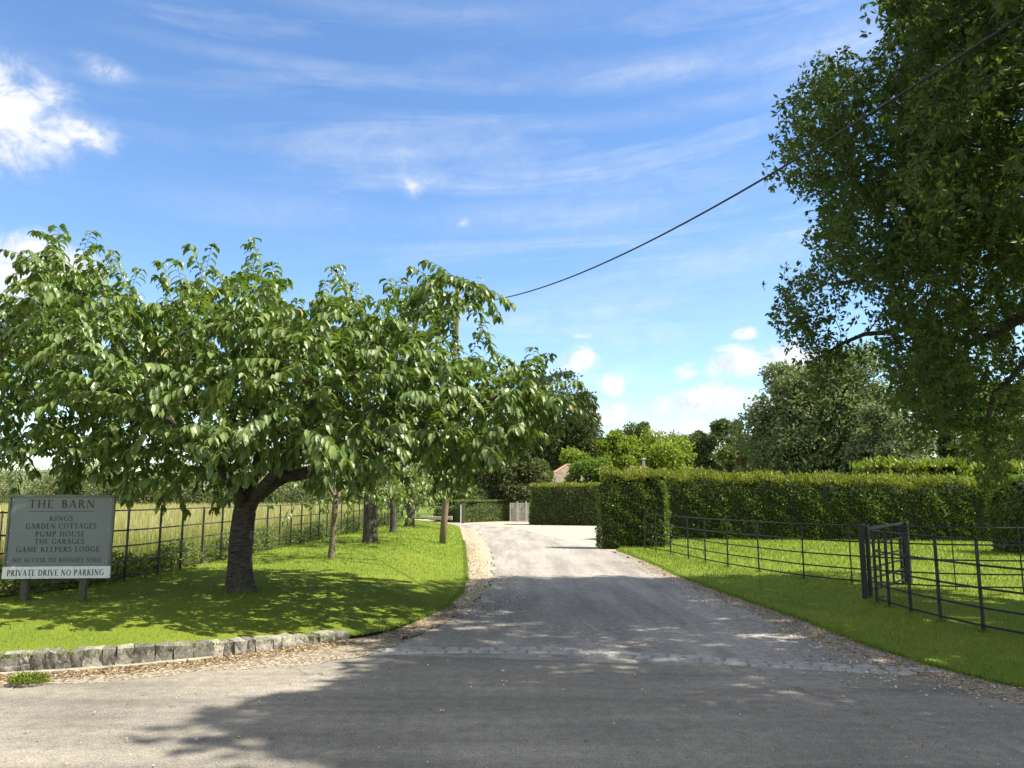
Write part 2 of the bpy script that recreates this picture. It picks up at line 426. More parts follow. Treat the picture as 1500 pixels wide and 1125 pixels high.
def stone_mat():
    m, nt, p, out = mat_base('wall_stone')
    at = nt.nodes.new('ShaderNodeAttribute'); at.attribute_name = 'rnd'
    base = ramp(nt, at.outputs['Fac'], [(0, (.13, .12, .10)), (.5, (.23, .215, .18)), (1, (.36, .335, .28))])
    n = tex_noise(nt, 11, 8, .72, dist=.4)
    c = mixc(nt, 1, base, ramp(nt, n.outputs['Fac'], [(.3, (.3, .3, .3)), (.5, (.85, .85, .83)), (.66, (1.4, 1.38, 1.3))]), 'MULTIPLY')
    n2 = tex_noise(nt, 24, 5, .7)
    c = mixc(nt, ramp(nt, n2.outputs['Fac'], [(.58, (0, 0, 0)), (.68, (.8, .8, .8))]), c, (.50, .49, .43))
    n3 = tex_noise(nt, 5, 5, .7)
    c = mixc(nt, ramp(nt, n3.outputs['Fac'], [(.56, (0, 0, 0)), (.68, (.7, .7, .7))]), c, (.055, .05, .042))
    nt.links.new(c, p.inputs['Base Color']); p.inputs['Roughness'].default_value = .95
    bump(nt, p, n.outputs['Fac'], .9, .02)
    return m
M_STONE = stone_mat()
M_MORTAR = plain('mortar', (.20, .185, .15), .95, .4, 16, bumpy=.5)
M_FOOTING = plain('footing_concrete', (.31, .275, .21), .95, .45, 11, bumpy=.4)
M_SETT = plain('sett_granite', (.30, .29, .27), .8, .35, 12, bumpy=.4)
def sign_paint(name, col, rough):
    m, nt, p, out = mat_base(name)
    n = tex_noise(nt, 3, 6, .65)
    c = ramp(nt, n.outputs['Fac'], [(.3, tuple(k * .93 for k in col)), (.7, tuple(k * 1.06 for k in col))])
    st = tex_noise(nt, 7, 6, .65, (4, 4, .35))        # rain streaks and algae
    c = mixc(nt, ramp(nt, st.outputs['Fac'], [(.52, (0, 0, 0)), (.75, (.38, .38, .38))]), c, (.10, .115, .075))
    sp = tex_noise(nt, 60, 3, .6)
    c = mixc(nt, ramp(nt, sp.outputs['Fac'], [(.66, (0, 0, 0)), (.72, (.35, .35, .35))]), c, (.12, .13, .10))
    nt.links.new(c, p.inputs['Base Color']); p.inputs['Roughness'].default_value = rough
    return m
M_SIGN = sign_paint('sign_panel_paint', (.145, .178, .19), .38)
M_SIGNW = sign_paint('sign_white_paint', (.70, .73, .74), .42)
M_SIGNF = plain('sign_frame_wood', (.14, .145, .115), .6, .3, 12)
M_INK = plain('sign_lettering_paint', (.022, .026, .03), .5, .1, 5)
M_POST = plain('sign_post_wood', (.085, .078, .06), .85, .4, 10, stretch=(6, 6, 1), bumpy=.4)
M_WHITE = plain('white_paint', (.75, .75, .72), .6, .08, 6)
M_CABLE = plain('cable_rubber', (.014, .014, .016), .6, .1, 3)
def tile_mat():
    m, nt, p, out = mat_base('clay_tiles')
    b = nt.nodes.new('ShaderNodeTexBrick'); tc = nt.nodes.new('ShaderNodeTexCoord')
    nt.links.new(tc.outputs['Object'], b.inputs['Vector'])
    b.inputs['Scale'].default_value = 4; b.inputs['Color1'].default_value = (.165, .115, .082, 1); b.inputs['Color2'].default_value = (.115, .086, .066, 1)
    b.inputs['Mortar'].default_value = (.07, .05, .04, 1); b.inputs['Mortar Size'].default_value = .02
    n = tex_noise(nt, 1.6, 5, .65)
    c = mixc(nt, ramp(nt, n.outputs['Fac'], [(.38, (0, 0, 0)), (.66, (.85, .85, .85))]), b.outputs['Color'], (.21, .18, .125))
    nt.links.new(c, p.inputs['Base Color']); p.inputs['Roughness'].default_value = .9
    return m
M_TILE = tile_mat()
M_RIDGE = plain('ridge_tiles', (.34, .19, .11), .85, .25, 5)
M_WALL = plain('rendered_wall', (.42, .38, .31), .9, .15, 4)
M_GATEW = plain('weathered_boards', (.40, .375, .33), .8, .22, 3, stretch=(9, 9, .6), bumpy=.2)
M_FLUE = plain('flue_metal', (.42, .43, .43), .35, .1, 5, metal=.8)

# ------------------------------------------------------------------ polygon / loft helpers
def resample(pts, n):
    pts = np.asarray(pts, float); d = np.r_[0, np.cumsum(np.linalg.norm(np.diff(pts, axis=0), axis=1))]
    t = np.linspace(0, d[-1], n)
    return np.stack([np.interp(t, d, pts[:, k]) for k in range(pts.shape[1])], 1)
def smooth_line(pts, n, it=8):
    p = resample(pts, n)
    for _ in range(it):
        q = p.copy(); q[1:-1] = .25 * p[:-2] + .5 * p[1:-1] + .25 * p[2:]; p = q
    return p
def wob(x, y, s=1.0, seed=0):
    return (np.sin(x * 1.7 * s + seed) * np.cos(y * 1.3 * s + seed * 2.1) + .6 * np.sin(x * 3.9 * s + y * 2.7 * s + seed * .7) + .4 * np.sin(y * 6.1 * s - x * 4.3 * s + seed)) / 2
def loft(name, A, B, zf, nu, mat, power=1.0):
    n = len(A); t = np.linspace(0, 1, nu) ** power
    P = A[:, None, :] * (1 - t)[None, :, None] + B[:, None, :] * t[None, :, None]
    z = zf(P[..., 0], P[..., 1], np.broadcast_to(t[None], P.shape[:2]))
    V = np.concatenate([P, z[..., None]], 2).reshape(-1, 3)
    i = np.arange(n - 1)[:, None] * nu + np.arange(nu - 1)[None]
    F = np.stack([i, i + nu, i + nu + 1, i + 1], -1).reshape(-1, 4)
    # face up
    a, b, c = V[F[0, 0]], V[F[0, 1]], V[F[0, 2]]
    if np.cross(b - a, c - a)[2] < 0: F = F[:, ::-1]
    o = build(name, V, F, np.full(len(F), 4), mat, smooth=True)
    tag(o, kind='structure')
    return o, V, F
def scatter_on(V, F, dens, rng):
    """random points on quads, dens(x,y)->per m2"""
    a, b, c, d = (V[F[:, k]] for k in range(4))
    area = .5 * np.linalg.norm(np.cross(c - a, d - b), axis=1)
    ctr = (a + b + c + d) / 4
    n = rng.poisson(area * dens(ctr[:, 0], ctr[:, 1]))
    idx = np.repeat(np.arange(len(F)), n)
    u, v = rng.random(len(idx))[:, None], rng.random(len(idx))[:, None]
    return a[idx] * (1 - u) * (1 - v) + b[idx] * u * (1 - v) + c[idx] * u * v + d[idx] * (1 - u) * v
def in_view(P, mx=80, my=80):
    x, y = proj(P)
    return (x > -mx) & (x < 1500 + mx) & (y < 1125 + my) & (y > -my)
def unit(v): return v / np.maximum(1e-9, np.linalg.norm(v, axis=-1, keepdims=True))
def rand_dir(n, rng): return unit(rng.normal(size=(n, 3)))

def blades(P, h, w, rng, lean=.45):
    n = len(P); a = rng.random(n) * 2 * np.pi
    s = np.stack([np.cos(a), np.sin(a), np.zeros(n)], 1) * (w / 2)[:, None] if hasattr(w, '__len__') else np.stack([np.cos(a), np.sin(a), np.zeros(n)], 1) * w / 2
    b = rng.random(n) * 2 * np.pi; l = rng.random(n) * lean
    tip = P + np.stack([np.cos(b) * l * h, np.sin(b) * l * h, h * (1 - l * .35)], 1)
    V = np.stack([P - s, P + s, tip], 1).reshape(-1, 3)
    return V, np.arange(3 * n), np.full(n, 3)

def diamond_leaves(P, D, N, L, W, fold=.15):
    """folded diamond leaf, two triangles; P base, D length dir, N approx normal"""
    B = unit(np.cross(D, N)); Nn = np.cross(B, D)
    L = np.broadcast_to(np.asarray(L, float), (len(P),))[:, None]; W = np.broadcast_to(np.asarray(W, float), (len(P),))[:, None]
    mid = P + D * L * .48
    V = np.stack([P, mid + B * W / 2 + Nn * W * fold, P + D * L, mid - B * W / 2 + Nn * W * fold], 1)
    base = np.arange(len(P))[:, None] * 4
    F = np.concatenate([base + np.array([0, 1, 2]), base + np.array([0, 2, 3])], 1)
    return V.reshape(-1, 3), F.ravel(), np.full(2 * len(P), 3)
CH_F = [(0, 2, 1), (0, 3, 2), (1, 2, 5, 4), (2, 3, 6, 5), (4, 5, 7), (5, 6, 7)]
CH_L = np.array([i for f in CH_F for i in f]); CH_S = np.array([len(f) for f in CH_F])
def curved_leaves(P, D, L, W, droop, rng):
    """arched, V-folded leaf of six faces: direction bends down along its length"""
    n = len(P); down = np.array([0, 0, -1.0])
    D0 = unit(D); D1 = unit(D0 + down * (droop * .6)[:, None]); D2 = unit(D0 + down * (droop * 1.5)[:, None])
    side = unit(np.cross(D0, np.array([0, 0, 1.0])) + rng.normal(size=(n, 3)) * .25)
    L = L[:, None]; W = W[:, None]
    c0 = P; c1 = c0 + D0 * L * .30; c2 = c1 + D1 * L * .36; c3 = c2 + D2 * L * .34
    n1 = unit(np.cross(side, D0)); n2 = unit(np.cross(side, D1))
    V = np.stack([c0, c1 + side * W * .42 + n1 * W * .16, c1, c1 - side * W * .42 + n1 * W * .16,
                  c2 + side * W * .46 + n2 * W * .16, c2, c2 - side * W * .46 + n2 * W * .16, c3], 1)
    base = np.arange(n)[:, None] * 8
    return V.reshape(-1, 3), (base + CH_L[None]).ravel(), np.tile(CH_S, n)

# ------------------------------------------------------------------ tree skeletons
class Skel:
    def __init__(s, root): s.p = [np.array(root, float)]; s.par = [-1]; s.minr = [0.0]
    def chain(s, start, pts, r=None):
        i = start
        for k, q in enumerate(pts):
            s.p.append(np.array(q, float)); s.par.append(i); s.minr.append(0 if r is None else r[k]); i = len(s.p) - 1
        return i
    def fine_chain(s, start, pts, step, r0=0, r1=0, rng=None, jit=0.0):
        P = resample(np.vstack([s.p[start][None], np.array(pts, float)]), max(2, int(np.linalg.norm(np.diff(np.vstack([s.p[start][None], np.array(pts, float)]), axis=0), axis=1).sum() / step) + 1))[1:]
        if rng is not None and jit: P = P + rng.normal(size=P.shape) * jit
        return s.chain(start, P, np.linspace(r0, r1, len(P)))
    def grow(s, A, di, dk, step, iters, rng, seeds=None, grav=0.0):
        A = np.array(A); best = np.full(len(A), 1e9); bi = np.zeros(len(A), int)
        new = list(range(len(s.p))) if seeds is None else list(seeds)
        kids = {}
        for it in range(iters):
            if not new or not len(A): break
            Q = np.array([s.p[i] for i in new])
            for k in range(0, len(Q), 256):
                d = np.linalg.norm(A[:, None] - Q[None, k:k + 256], axis=2); j = d.argmin(1); dm = d[np.arange(len(A)), j]
                m = dm < best; best[m] = dm[m]; bi[m] = np.array(new[k:k + 256])[j[m]]
            keep = best > dk
            A, best, bi = A[keep], best[keep], bi[keep]
            act = best < di
            if not act.any(): break
            new = []
            ids = np.unique(bi[act]); 
            for i in ids:
                g = A[act & (bi == i)]
                d = unit(g - s.p[i]).mean(0) + rng.normal(size=3) * .12; d[2] += grav
                d = d / max(1e-6, np.linalg.norm(d))
                q = s.p[i] + d * step
                if any(np.linalg.norm(q - s.p[c]) < step * .45 for c in kids.get(i, [])): continue
                if len(kids.get(i, [])) >= 3: continue
                s.p.append(q); s.par.append(i); s.minr.append(0.0)
                kids.setdefault(i, []).append(len(s.p) - 1); new.append(len(s.p) - 1)
    def finish(s, r_tip, exp=2.4, cap=None):
        s.P = np.array(s.p); s.par = np.array(s.par); n = len(s.P)
        a = np.zeros(n); s.kids = [[] for _ in range(n)]
        for i in range(1, n): s.kids[s.par[i]].append(i)
        for i in range(n - 1, -1, -1):
            if not s.kids[i]: a[i] = r_tip ** exp
            if i: a[s.par[i]] += a[i]
        s.r = np.maximum(a ** (1 / exp), np.array(s.minr))
        if cap is not None: s.r = np.minimum(s.r, cap)
        hold = np.array(s.minr) > 0
        s.r[hold] = np.array(s.minr)[hold]
        for i in range(1, n): s.r[i] = min(s.r[i], s.r[s.par[i]])
        s.dir = np.zeros((n, 3))
        for i in range(1, n): s.dir[i] = unit(s.P[i] - s.P[s.par[i]])
        s.dir[0] = (0, 0, 1)
    def mesh(s, nmin=4, nmax=14, rcut=0.0, flare=None, lump=0.0):
        mb = MB()
        # chains: follow thickest child
        started = [(0, None)]
        while started:
            i, frm = started.pop()
            ch = [] if frm is None else [frm]
            rr = [] if frm is None else [s.r[i]]
            k = i
            while True:
                ch.append(k); rr.append(s.r[k])
                ks = sorted(s.kids[k], key=lambda c: -s.r[c])
                ks = [c for c in ks if s.r[c] > rcut]
                if not ks: break
                for c in ks[1:]: started.append((c, k))
                k = ks[0]
            if len(ch) < 2: continue
            n = int(np.clip(nmin + max(rr) * 95, nmin, nmax))
            pts = [s.P[c] for c in ch]
            if flare and ch[0] == 0: pass
            mb.tube(pts, rr, n, cap=False)
        return mb

def leafy(name, V, F, S, mat, parent, per, rng, rnd=None):
    nf = len(S)
    nl = nf // per
    r = rng.random(nl) if rnd is None else rnd
    return build(name, V, F, S, mat, parent, np.repeat(r, per))

# ================================================================== SETTING
def rect_sheet(name, x0, x1, y0, y1, z, mat, nx=2, ny=2, kind='structure'):
    A = np.stack([np.linspace(x0, x1, nx), np.full(nx, y0)], 1); B = np.stack([np.linspace(x0, x1, nx), np.full(nx, y1)], 1)
    return loft(name, A, B, lambda x, y, t: np.full(x.shape, z), ny, mat)
rect_sheet('ground', -2500, 2500, -300, 4000, -.03, M_GROUND)
rect_sheet('main_road', -70, 70, -14, 13, 0.0, M_ROAD)

pxz = lambda pts, z=.02: [tuple(on_z(x, y, z)[:2]) for x, y in pts]
WALL_LINE = [(-14, 3.8), (-9, 5.65)] + pxz([(0, 990), (150, 981), (280, 969), (400, 953), (498, 939)], 0)
EDGE_L = pxz([(530, 936), (565, 928), (622, 905), (655, 887), (672, 872), (683, 850), (682, 825), (680, 800), (677, 785), (673, 771)])
FRONT_L = WALL_LINE + EDGE_L + [(-4.2, 48.5), (-8, 51), (-14, 53)]
TAR_L = pxz([(548, 955), (575, 945), (625, 925), (676, 898), (705, 872), (722, 850), (722, 820), (717, 803), (707, 789), (697, 776)]) + [(-2.9, 44.5), (-4.2, 46.4), (-8, 48.6), (-14, 50.5)]
TAR_R = pxz([(1425, 988), (1330, 966), (1250, 940), (1160, 905), (1080, 880), (985, 845), (930, 820), (893, 806)]) + [(2.4, 29), (1.2, 36), (.2, 43), (-2.2, 48.8), (-8, 51.5), (-14, 53.5)]
EDGE_R = pxz([(905, 806), (950, 823), (1000, 846), (1050, 864), (1100, 881), (1200, 917), (1300, 956), (1370, 976), (1430, 990), (1500, 1008)]) + [(5.6, 5.6), (9, 4.6), (16, 3.9), (45, 2.5)]

def jag(P, amp, seed):
    P = P.copy(); d = np.gradient(P, axis=0); n = unit(np.stack([-d[:, 1], d[:, 0]], 1))
    return P + n * (wob(P[:, 0] * 2.2, P[:, 1] * 2.2, 1.0, seed) * amp + wob(P[:, 0] * 7, P[:, 1] * 7, 1.0, seed + 3) * amp * .5)[:, None]

zc = lambda z: (lambda x, y, t: np.full(x.shape, z))
# gravel forecourt, drive, gravel verge, dirt verge
fa = np.array([(-16, 24), (-16, 60)], float); fb_ = np.array([(11, 24), (11, 60)], float)
loft('gravel_forecourt', resample(fa, 6), resample(fb_, 6), zc(.004), 6, M_GRAVEL2)
tl = jag(smooth_line(TAR_L, 260, 6), .07, 1); tr = jag(smooth_line(TAR_R, 260, 6), .06, 5)
def zdrive(x, y, t):
    k = np.clip(np.arange(x.shape[0]) / 3.0, 0, 1)[:, None]
    return .0012 + .0078 * k * np.ones_like(x)
loft('driveway', tl, tr, zdrive, 6, M_DRIVE)
vl = smooth_line(WALL_LINE[1:] + EDGE_L + [(-4.2, 48.5), (-8, 51), (-14, 53)], 260, 3)
tl_out = resample(np.vstack([[(-9, 5.33), (-4.6, 7.0), (-2.9, 7.64), (-1.9, 8.1)], smooth_line(TAR_L, 200, 6)]), 260)
vq = jag(tl_out, .10, 9)
n_near = int(np.argmax((vl[:, 1] > 12.6) & (vl[:, 0] > -3)))
def zverge(x, y, t):
    far = np.clip((y - 8.0) / .6, 0, 1)
    return .0135 * (1 - t) + t * (.0015 + .0085 * far)
loft('dirt_verge', vl[:n_near] + [0, .05], vq[:n_near], zverge, 5, M_DIRT)
loft('gravel_verge', vl[n_near - 1:] + [0, .05], vq[n_near - 1:], zverge, 5, M_GRAVEL)
er = smooth_line(EDGE_R, 200, 3)
eo = er.copy(); d_ = np.gradient(er, axis=0); nn_ = unit(np.stack([d_[:, 1], -d_[:, 0]], 1))
wid_ = np.clip(.22 + .40 * np.clip((16 - er[:, 1]) / 9, 0, 1), .2, .8)
if (nn_[60][0] > 0): nn_ = -nn_
eo = jag(er + nn_ * wid_[:, None], .10, 4)
loft('leafy_verge', er - nn_ * .1, eo, zverge, 5, M_DIRT)

# lawns
nL = 300
fl = jag(smooth_line(FRONT_L, nL, 2), .03, 2)
BL = smooth_line([(-16, 9), (-9.5, 9.3), (-7.2, 10.2), (-6.5, 12), (-6.35, 16), (-6.3, 22), (-6.2, 32), (-6.3, 45), (-10, 54), (-15, 56)], nL, 4)
wall_h = lambda e: np.where(e < 1.9, .085 + .095 * e / 1.9, .18 + .025 * np.clip((e - 1.9) / 3, 0, 1))
wall_end = int(np.argmin(np.linalg.norm(fl - np.array(WALL_LINE[-1]), axis=1)))
seg_ = np.r_[0, np.cumsum(np.linalg.norm(np.diff(fl, axis=0), axis=1))]
zf0 = np.where(np.arange(nL) <= wall_end, wall_h(np.maximum(0, seg_[wall_end] - seg_)) - .02, .065 - .04 * np.clip((np.arange(nL) - wall_end) / 14, 0, 1))
def zl(x, y, t):
    d = t * np.linalg.norm(BL - fl, axis=1)[:, None]
    s = np.clip(d / 3.6, 0, 1); s = s * (1.5 - .5 * s * s)
    return zf0[:, None] + (.31 - zf0[:, None]) * s + .012 * wob(x, y, 1.4, 2) * s
_, LV, LF = loft('lawn', fl, BL, zl, 60, M_LAWN, 1.3)
def lawn_h(x, y):
    return float(LV[np.argmin((LV[:, 0] - x) ** 2 + (LV[:, 1] - y) ** 2), 2])
def on_lawn(px, py):
    z = .3
    for _ in range(6):
        p = on_z(px, py, z); z = .5 * z + .5 * lawn_h(p[0], p[1])
    p = on_z(px, py, z); return np.array([p[0], p[1], z])
nR = 220
fr = jag(smooth_line(EDGE_R, nR, 2), .03, 8)
BR = smooth_line([(3.5, 25.6), (4.6, 30.2), (10, 31), (22, 31), (60, 31)], nR, 4)
def zr(x, y, t):
    d = t * np.linalg.norm(BR - fr, axis=1)[:, None]
    return .03 + .03 * np.clip(d / 1.5, 0, 1) + .012 * wob(x, y, 1.2, 5) * np.clip(d, 0, 1)
_, RV, RF = loft('lawn', fr, BR, zr, 60, M_LAWN, 1.4)
# meadow field beyond the left fence
FA = smooth_line([(-16, 8.9), (-9.5, 9.2), (-7.2, 10.1), (-6.55, 12), (-6.4, 16), (-6.35, 22), (-6.25, 32), (-6.4, 45), (-10, 55), (-16, 75), (-20, 125)], 120, 4)
FB = resample([(-120, 2), (-160, 40), (-170, 125)], 120)
_, FV, FF = loft('field', FA, FB, lambda x, y, t: .29 + .03 * wob(x, y, .3, 1), 50, M_FIELD, 2.0)

# distant hill line on the left
hx = np.linspace(-900, 900, 70)
hA = np.stack([hx, np.full(70, 900.)], 1); hB = np.stack([hx, np.full(70, 1500.)], 1)
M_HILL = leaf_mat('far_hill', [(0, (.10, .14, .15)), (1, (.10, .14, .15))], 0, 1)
loft('hills', hA, hB, lambda x, y, t: np.sin(t * np.pi * .5) * (34 + 14 * np.sin(x / 170) + 6 * np.sin(x / 47)) * (.6 + .4 * np.clip(-x / 500, -1, 1)) - 1, 14, M_HILL)

# cobbled strip across the mouth of the drive: two rows of setts
def cobbles():
    mb = MB(); rng = np.random.default_rng(3)
    line = smooth_line(pxz([(545, 953), (640, 951), (800, 951), (900, 957), (1060, 967), (1200, 975), (1345, 982), (1420, 987)], .02), 400, 6)
    d = np.r_[0, np.cumsum(np.linalg.norm(np.diff(line, axis=0), axis=1))]
    for row in (0, 1):
        s = row * .12
        while s < d[-1] - .25:
            L = rng.uniform(.15, .27)
            if rng.random() < .9:
                m = s + L / 2; x = np.interp(m, d, line[:, 0]); y = np.interp(m, d, line[:, 1])
                x2 = np.interp(m + .1, d, line[:, 0]); y2 = np.interp(m + .1, d, line[:, 1])
                a = math.atan2(y2 - y, x2 - x) + rng.uniform(-.05, .05)
                off = (row - .5) * .16 + rng.uniform(-.012, .012)
                R = Matrix.Rotation(a, 3, 'Z') @ Matrix.Rotation(rng.uniform(-.04, .04), 3, 'X')
                mb.box((x - math.sin(a) * off, y + math.cos(a) * off, -.011 + rng.uniform(-.006, .005)), (L - .022, .13, .06), R, .016)
            s += L
    o = mb.build('cobble_strip', M_SETT); tag(o, kind='structure')
cobbles()

# ------------------------------------------------------------------ stone retaining wall
def stone_template(n=4):
    pts = []; faces = []
    t = np.linspace(-1, 1, n + 1)
    for ax in range(3):
        for sg in (-1, 1):
            i0 = len(pts)
            for u in t:
                for v in t:
                    q = [0, 0, 0]; q[ax] = sg; q[(ax + 1) % 3] = u; q[(ax + 2) % 3] = v; pts.append(q)
            for a in range(n):
                for b in range(n):
                    f = [i0 + a * (n + 1) + b, i0 + (a + 1) * (n + 1) + b, i0 + (a + 1) * (n + 1) + b + 1, i0 + a * (n + 1) + b + 1]
                    faces.append(f if sg > 0 else f[::-1])
    P = np.array(pts, float)
    sph = unit(P) * 1.22
    return P * .84 + sph * .16, faces
ST_P, ST_F = stone_template()
def stone_wall():
    rng = np.random.default_rng(21)
    line = smooth_line(WALL_LINE, 300, 3)
    d = np.r_[0, np.cumsum(np.linalg.norm(np.diff(line, axis=0), axis=1))]; T = d[-1]
    root = thing('stone_wall', 'low rough grey stone retaining wall along the lawn edge beside the road', 'wall', tuple(line[-1]) + (0,))
    Vs, Fs, Rn = [], [], []
    nv = 0
    def add(s, L, z0, h, dep):
        nonlocal nv
        x = np.interp(s, d, line[:, 0]); y = np.interp(s, d, line[:, 1]); x2 = np.interp(min(T, s + .1), d, line[:, 0]); y2 = np.interp(min(T, s + .1), d, line[:, 1])
        a = math.atan2(y2 - y, x2 - x) if s + .1 < T else .5
        ph = rng.uniform(0, 30, 6)
        q = ST_P.copy()
        nz = np.stack([np.sin(q[:, 0] * 2.3 + ph[0]) * np.cos(q[:, 2] * 2.6 + ph[1]), np.sin(q[:, 2] * 2.1 + ph[2]) + .8 * np.sin(q[:, 0] * 4 + q[:, 2] * 3.1 + ph[3]), np.sin(q[:, 0] * 2.0 + ph[4]) * np.cos(q[:, 1] * 2 + ph[5])], 1)
        q = q + nz * np.array([.09, .10, .10])
        q = q * np.array([L / 2, dep / 2, h / 2])
        ca, sa = math.cos(a), math.sin(a)
        v = np.stack([x + q[:, 0] * ca - q[:, 1] * sa, y + q[:, 0] * sa + q[:, 1] * ca, z0 + h / 2 + q[:, 2]], 1)
        v[:, 0] += -sa * .09; v[:, 1] += ca * .09
        Vs.append(v); Fs.extend([[i + nv for i in f] for f in ST_F]); Rn.extend([rng.random()] * len(ST_F)); nv += len(v)
    s = 0.0
    while s < T - .05:
        L = rng.uniform(.085, .22)
        e = T - s
        H = float(wall_h(e)) + rng.uniform(-.010, .012)
        if rng.random() < .36 and e > 3:
            k = rng.uniform(.4, .6)
            add(s + L / 2, L - .012, -.02, H * k + .02, .22); 
            L2 = L * rng.uniform(.42, .6)
            if rng.random() < .4:
                add(s + L2 / 2, L2 - .01, H * k + .006, H * (1 - k), .2); add(s + L2 + (L - L2) / 2, L - L2 - .012, H * k + .006, H * (1 - k), .2)
            else: add(s + L / 2 + rng.uniform(-.02, .02), L - .014, H * k + .006, H * (1 - k), .2)
        else:
            if e < 1.9: L = min(L, .2)
            add(s + L / 2, L - .002, -.02, H + .02, .22 + rng.uniform(-.02, .04))
        s += L
    build('stones', np.concatenate(Vs), [i for f in Fs for i in f], [len(f) for f in Fs], M_STONE, root, Rn, smooth=True)
    mb = MB()
    pts = [(p[0] - .016, p[1] + .068, .07) for p in resample(line, 60)]
    mb.strip(pts[:-11], .16, .17); mb.build('mortar', M_MORTAR, root)
    mb = MB()
    pts = resample(line, 80)[:-9]
    dd = np.gradient(pts, axis=0); nn = unit(np.stack([dd[:, 1], -dd[:, 0]], 1))
    if nn[40][1] > 0: nn = -nn
    w = .045 + .025 * wob(pts[:, 0] * 3, pts[:, 1] * 3)
    mb.strip([(a[0] + b[0] * ww, a[1] + b[1] * ww, .012) for a, b, ww in zip(pts, nn, w)], .13, .05)
    mb.build('footing', M_FOOTING, root)
stone_wall()

# ------------------------------------------------------------------ grass, weeds, fallen leaves
def grass():
    rng = np.random.default_rng(5)
    Vs, Fs, Ss, Rn = [], [], [], []; n0 = 0
    def add(V, hmul, wmul, dens):
        nonlocal n0
        P = scatter_on(*V, dens, rng); P = P[in_view(P, 60, 60)]
        dist = np.hypot(P[:, 0], P[:, 1])
        h = (.022 + .022 * rng.random(len(P))) * hmul * np.clip(dist / 14, .95, 1.7)
        w = .006 * wmul * np.clip(dist / 9, 1, 4.5)
        v, f, s = blades(P - [0, 0, .004], h, w, rng, .9)
        Vs.append(v); Fs.append(f + n0); Ss.append(s); n0 += len(v)
        pat = .44 + .22 * wob(P[:, 0], P[:, 1], 1.1, 3) + .16 * wob(P[:, 0], P[:, 1], 3.3, 6)
        mow = .10 * np.sign(np.sin((P[:, 0] * .93 + P[:, 1] * .37) * 2 * np.pi / 1.5))
        Rn.append(np.clip(pat + mow + rng.normal(size=len(P)) * .2, 0, 1))
    def dn(x, y):
        r = np.hypot(x, y); return np.clip(26000 / r ** 1.55, 60, 1300)
    add((LV, LF), 1.1, 1, dn); add((RV, RF), 1.75, 1.05, dn)
    # longer fringe along the edges of the lawns
    for line, zz, dens in ((fl, .19, 420), (fr[:130], .03, 420)):
        q = resample(line, 900); q = q[(np.hypot(q[:, 0], q[:, 1]) < 30)]
        P = np.repeat(q, 14, 0); P = P + rng.normal(size=P.shape) * .035
        z = np.array([lawn_h(*p) for p in P[::14]]).repeat(14) if zz > .1 else np.full(len(P), .03)
        P = np.concatenate([P, z[:, None]], 1); P = P[in_view(P)]
        v, f, s = blades(P - [0, 0, .01], .035 + .04 * rng.random(len(P)), .009, rng, 1.0)
        Vs.append(v); Fs.append(f + n0); Ss.append(s); n0 += len(v); Rn.append(rng.random(len(P)) * .8)
    o = build('grass', np.concatenate(Vs), np.concatenate(Fs), np.concatenate(Ss), M_GRASS, None, np.concatenate(Rn))
    tag(o, 'short mown green grass blades covering both lawns', 'grass', kind='stuff')
    # tall meadow grass in the field
    def df(x, y):
        d = np.hypot(x, y); return np.clip(30000 / d ** 1.8, 5, 330)
    P = scatter_on(FV, FF, df, rng); P = P[in_view(P, 40, 40)]
    P = P[P[:, 1] < 124]
    d = np.hypot(P[:, 0], P[:, 1])
    h = (.40 + .30 * rng.random(len(P)) + .34 * rng.random(len(P)) ** 4) * (1 + .18 * wob(P[:, 0], P[:, 1], .8, 2)) ; w = .010 * np.clip(d / 14, 1, 9)
    v, f, s = blades(P, h, w, rng, .55)
    edge = np.clip((np.interp(P[:, 1], BL[:, 1][40:250], BL[:, 0][40:250]) - P[:, 0]) / 5.0, 0, 1)
    o = build('meadow_grass', v, f, s, M_HAY, None, np.clip(.02 + .40 * edge + .16 * wob(P[:, 0], P[:, 1], .5, 4) + .12 * wob(P[:, 0], P[:, 1], 1.9, 6) + rng.normal(size=len(P)) * .24, 0, 1))
    tag(o, 'tall pale golden meadow grass in the field beyond the left fence', 'grass', kind='stuff')
    # weeds and nettles along the foot of the left fence
    q = resample(BL[30:260], 1500); q = q[q[:, 1] < 46]
    P = np.repeat(q, 26, 0); P = P + rng.normal(size=P.shape) * np.array([.16, .1]) - [.12, 0]
    P = np.concatenate([P, np.full((len(P), 1), .29)], 1); P = P[in_view(P)]
    clump = np.clip(wob(P[:, 0] * .6, P[:, 1] * .9, 1, 7) + .75, .12, 1.5)
    keep = rng.random(len(P)) < clump; P, clump = P[keep], clump[keep]
    z = rng.random(len(P)) * .42 * clump
    P[:, 2] += z
    D = unit(rng.normal(size=(len(P), 3)) * [1, 1, .4] + [0, 0, .5])
    v, f, s = diamond_leaves(P, D, rand_dir(len(P), rng), .07 + .06 * rng.random(len(P)), .03, .2)
    o = leafy('weeds', v, f, s, M_WEED, None, 2, rng); tag(o, 'rank green weeds growing along the foot of the left iron fence', 'weeds', kind='stuff')
    # fallen leaves
    pts = []
    def along(line, n, s0, s1, off, sd):
        q = resample(line, 600)[s0:s1]; k = q[rng.integers(0, len(q), n)]; dq = np.array(off)
        pts.append(k + dq + rng.normal(size=(n, 2)) * sd)
    along(smooth_line(WALL_LINE, 600, 3), 5200, 150, 600, (.08, -.20), (.12, .085))
    along(np.array(EDGE_L), 3200, 0, 330, (.18, -.10), (.20, .16))
    along(np.array(EDGE_L), 900, 330, 600, (.3, 0), (.2, .3))
    along(np.array(EDGE_R[:10]), 2600, 140, 600, (-.26, -.12), (.22, .14))
    q = np.concatenate(pts)
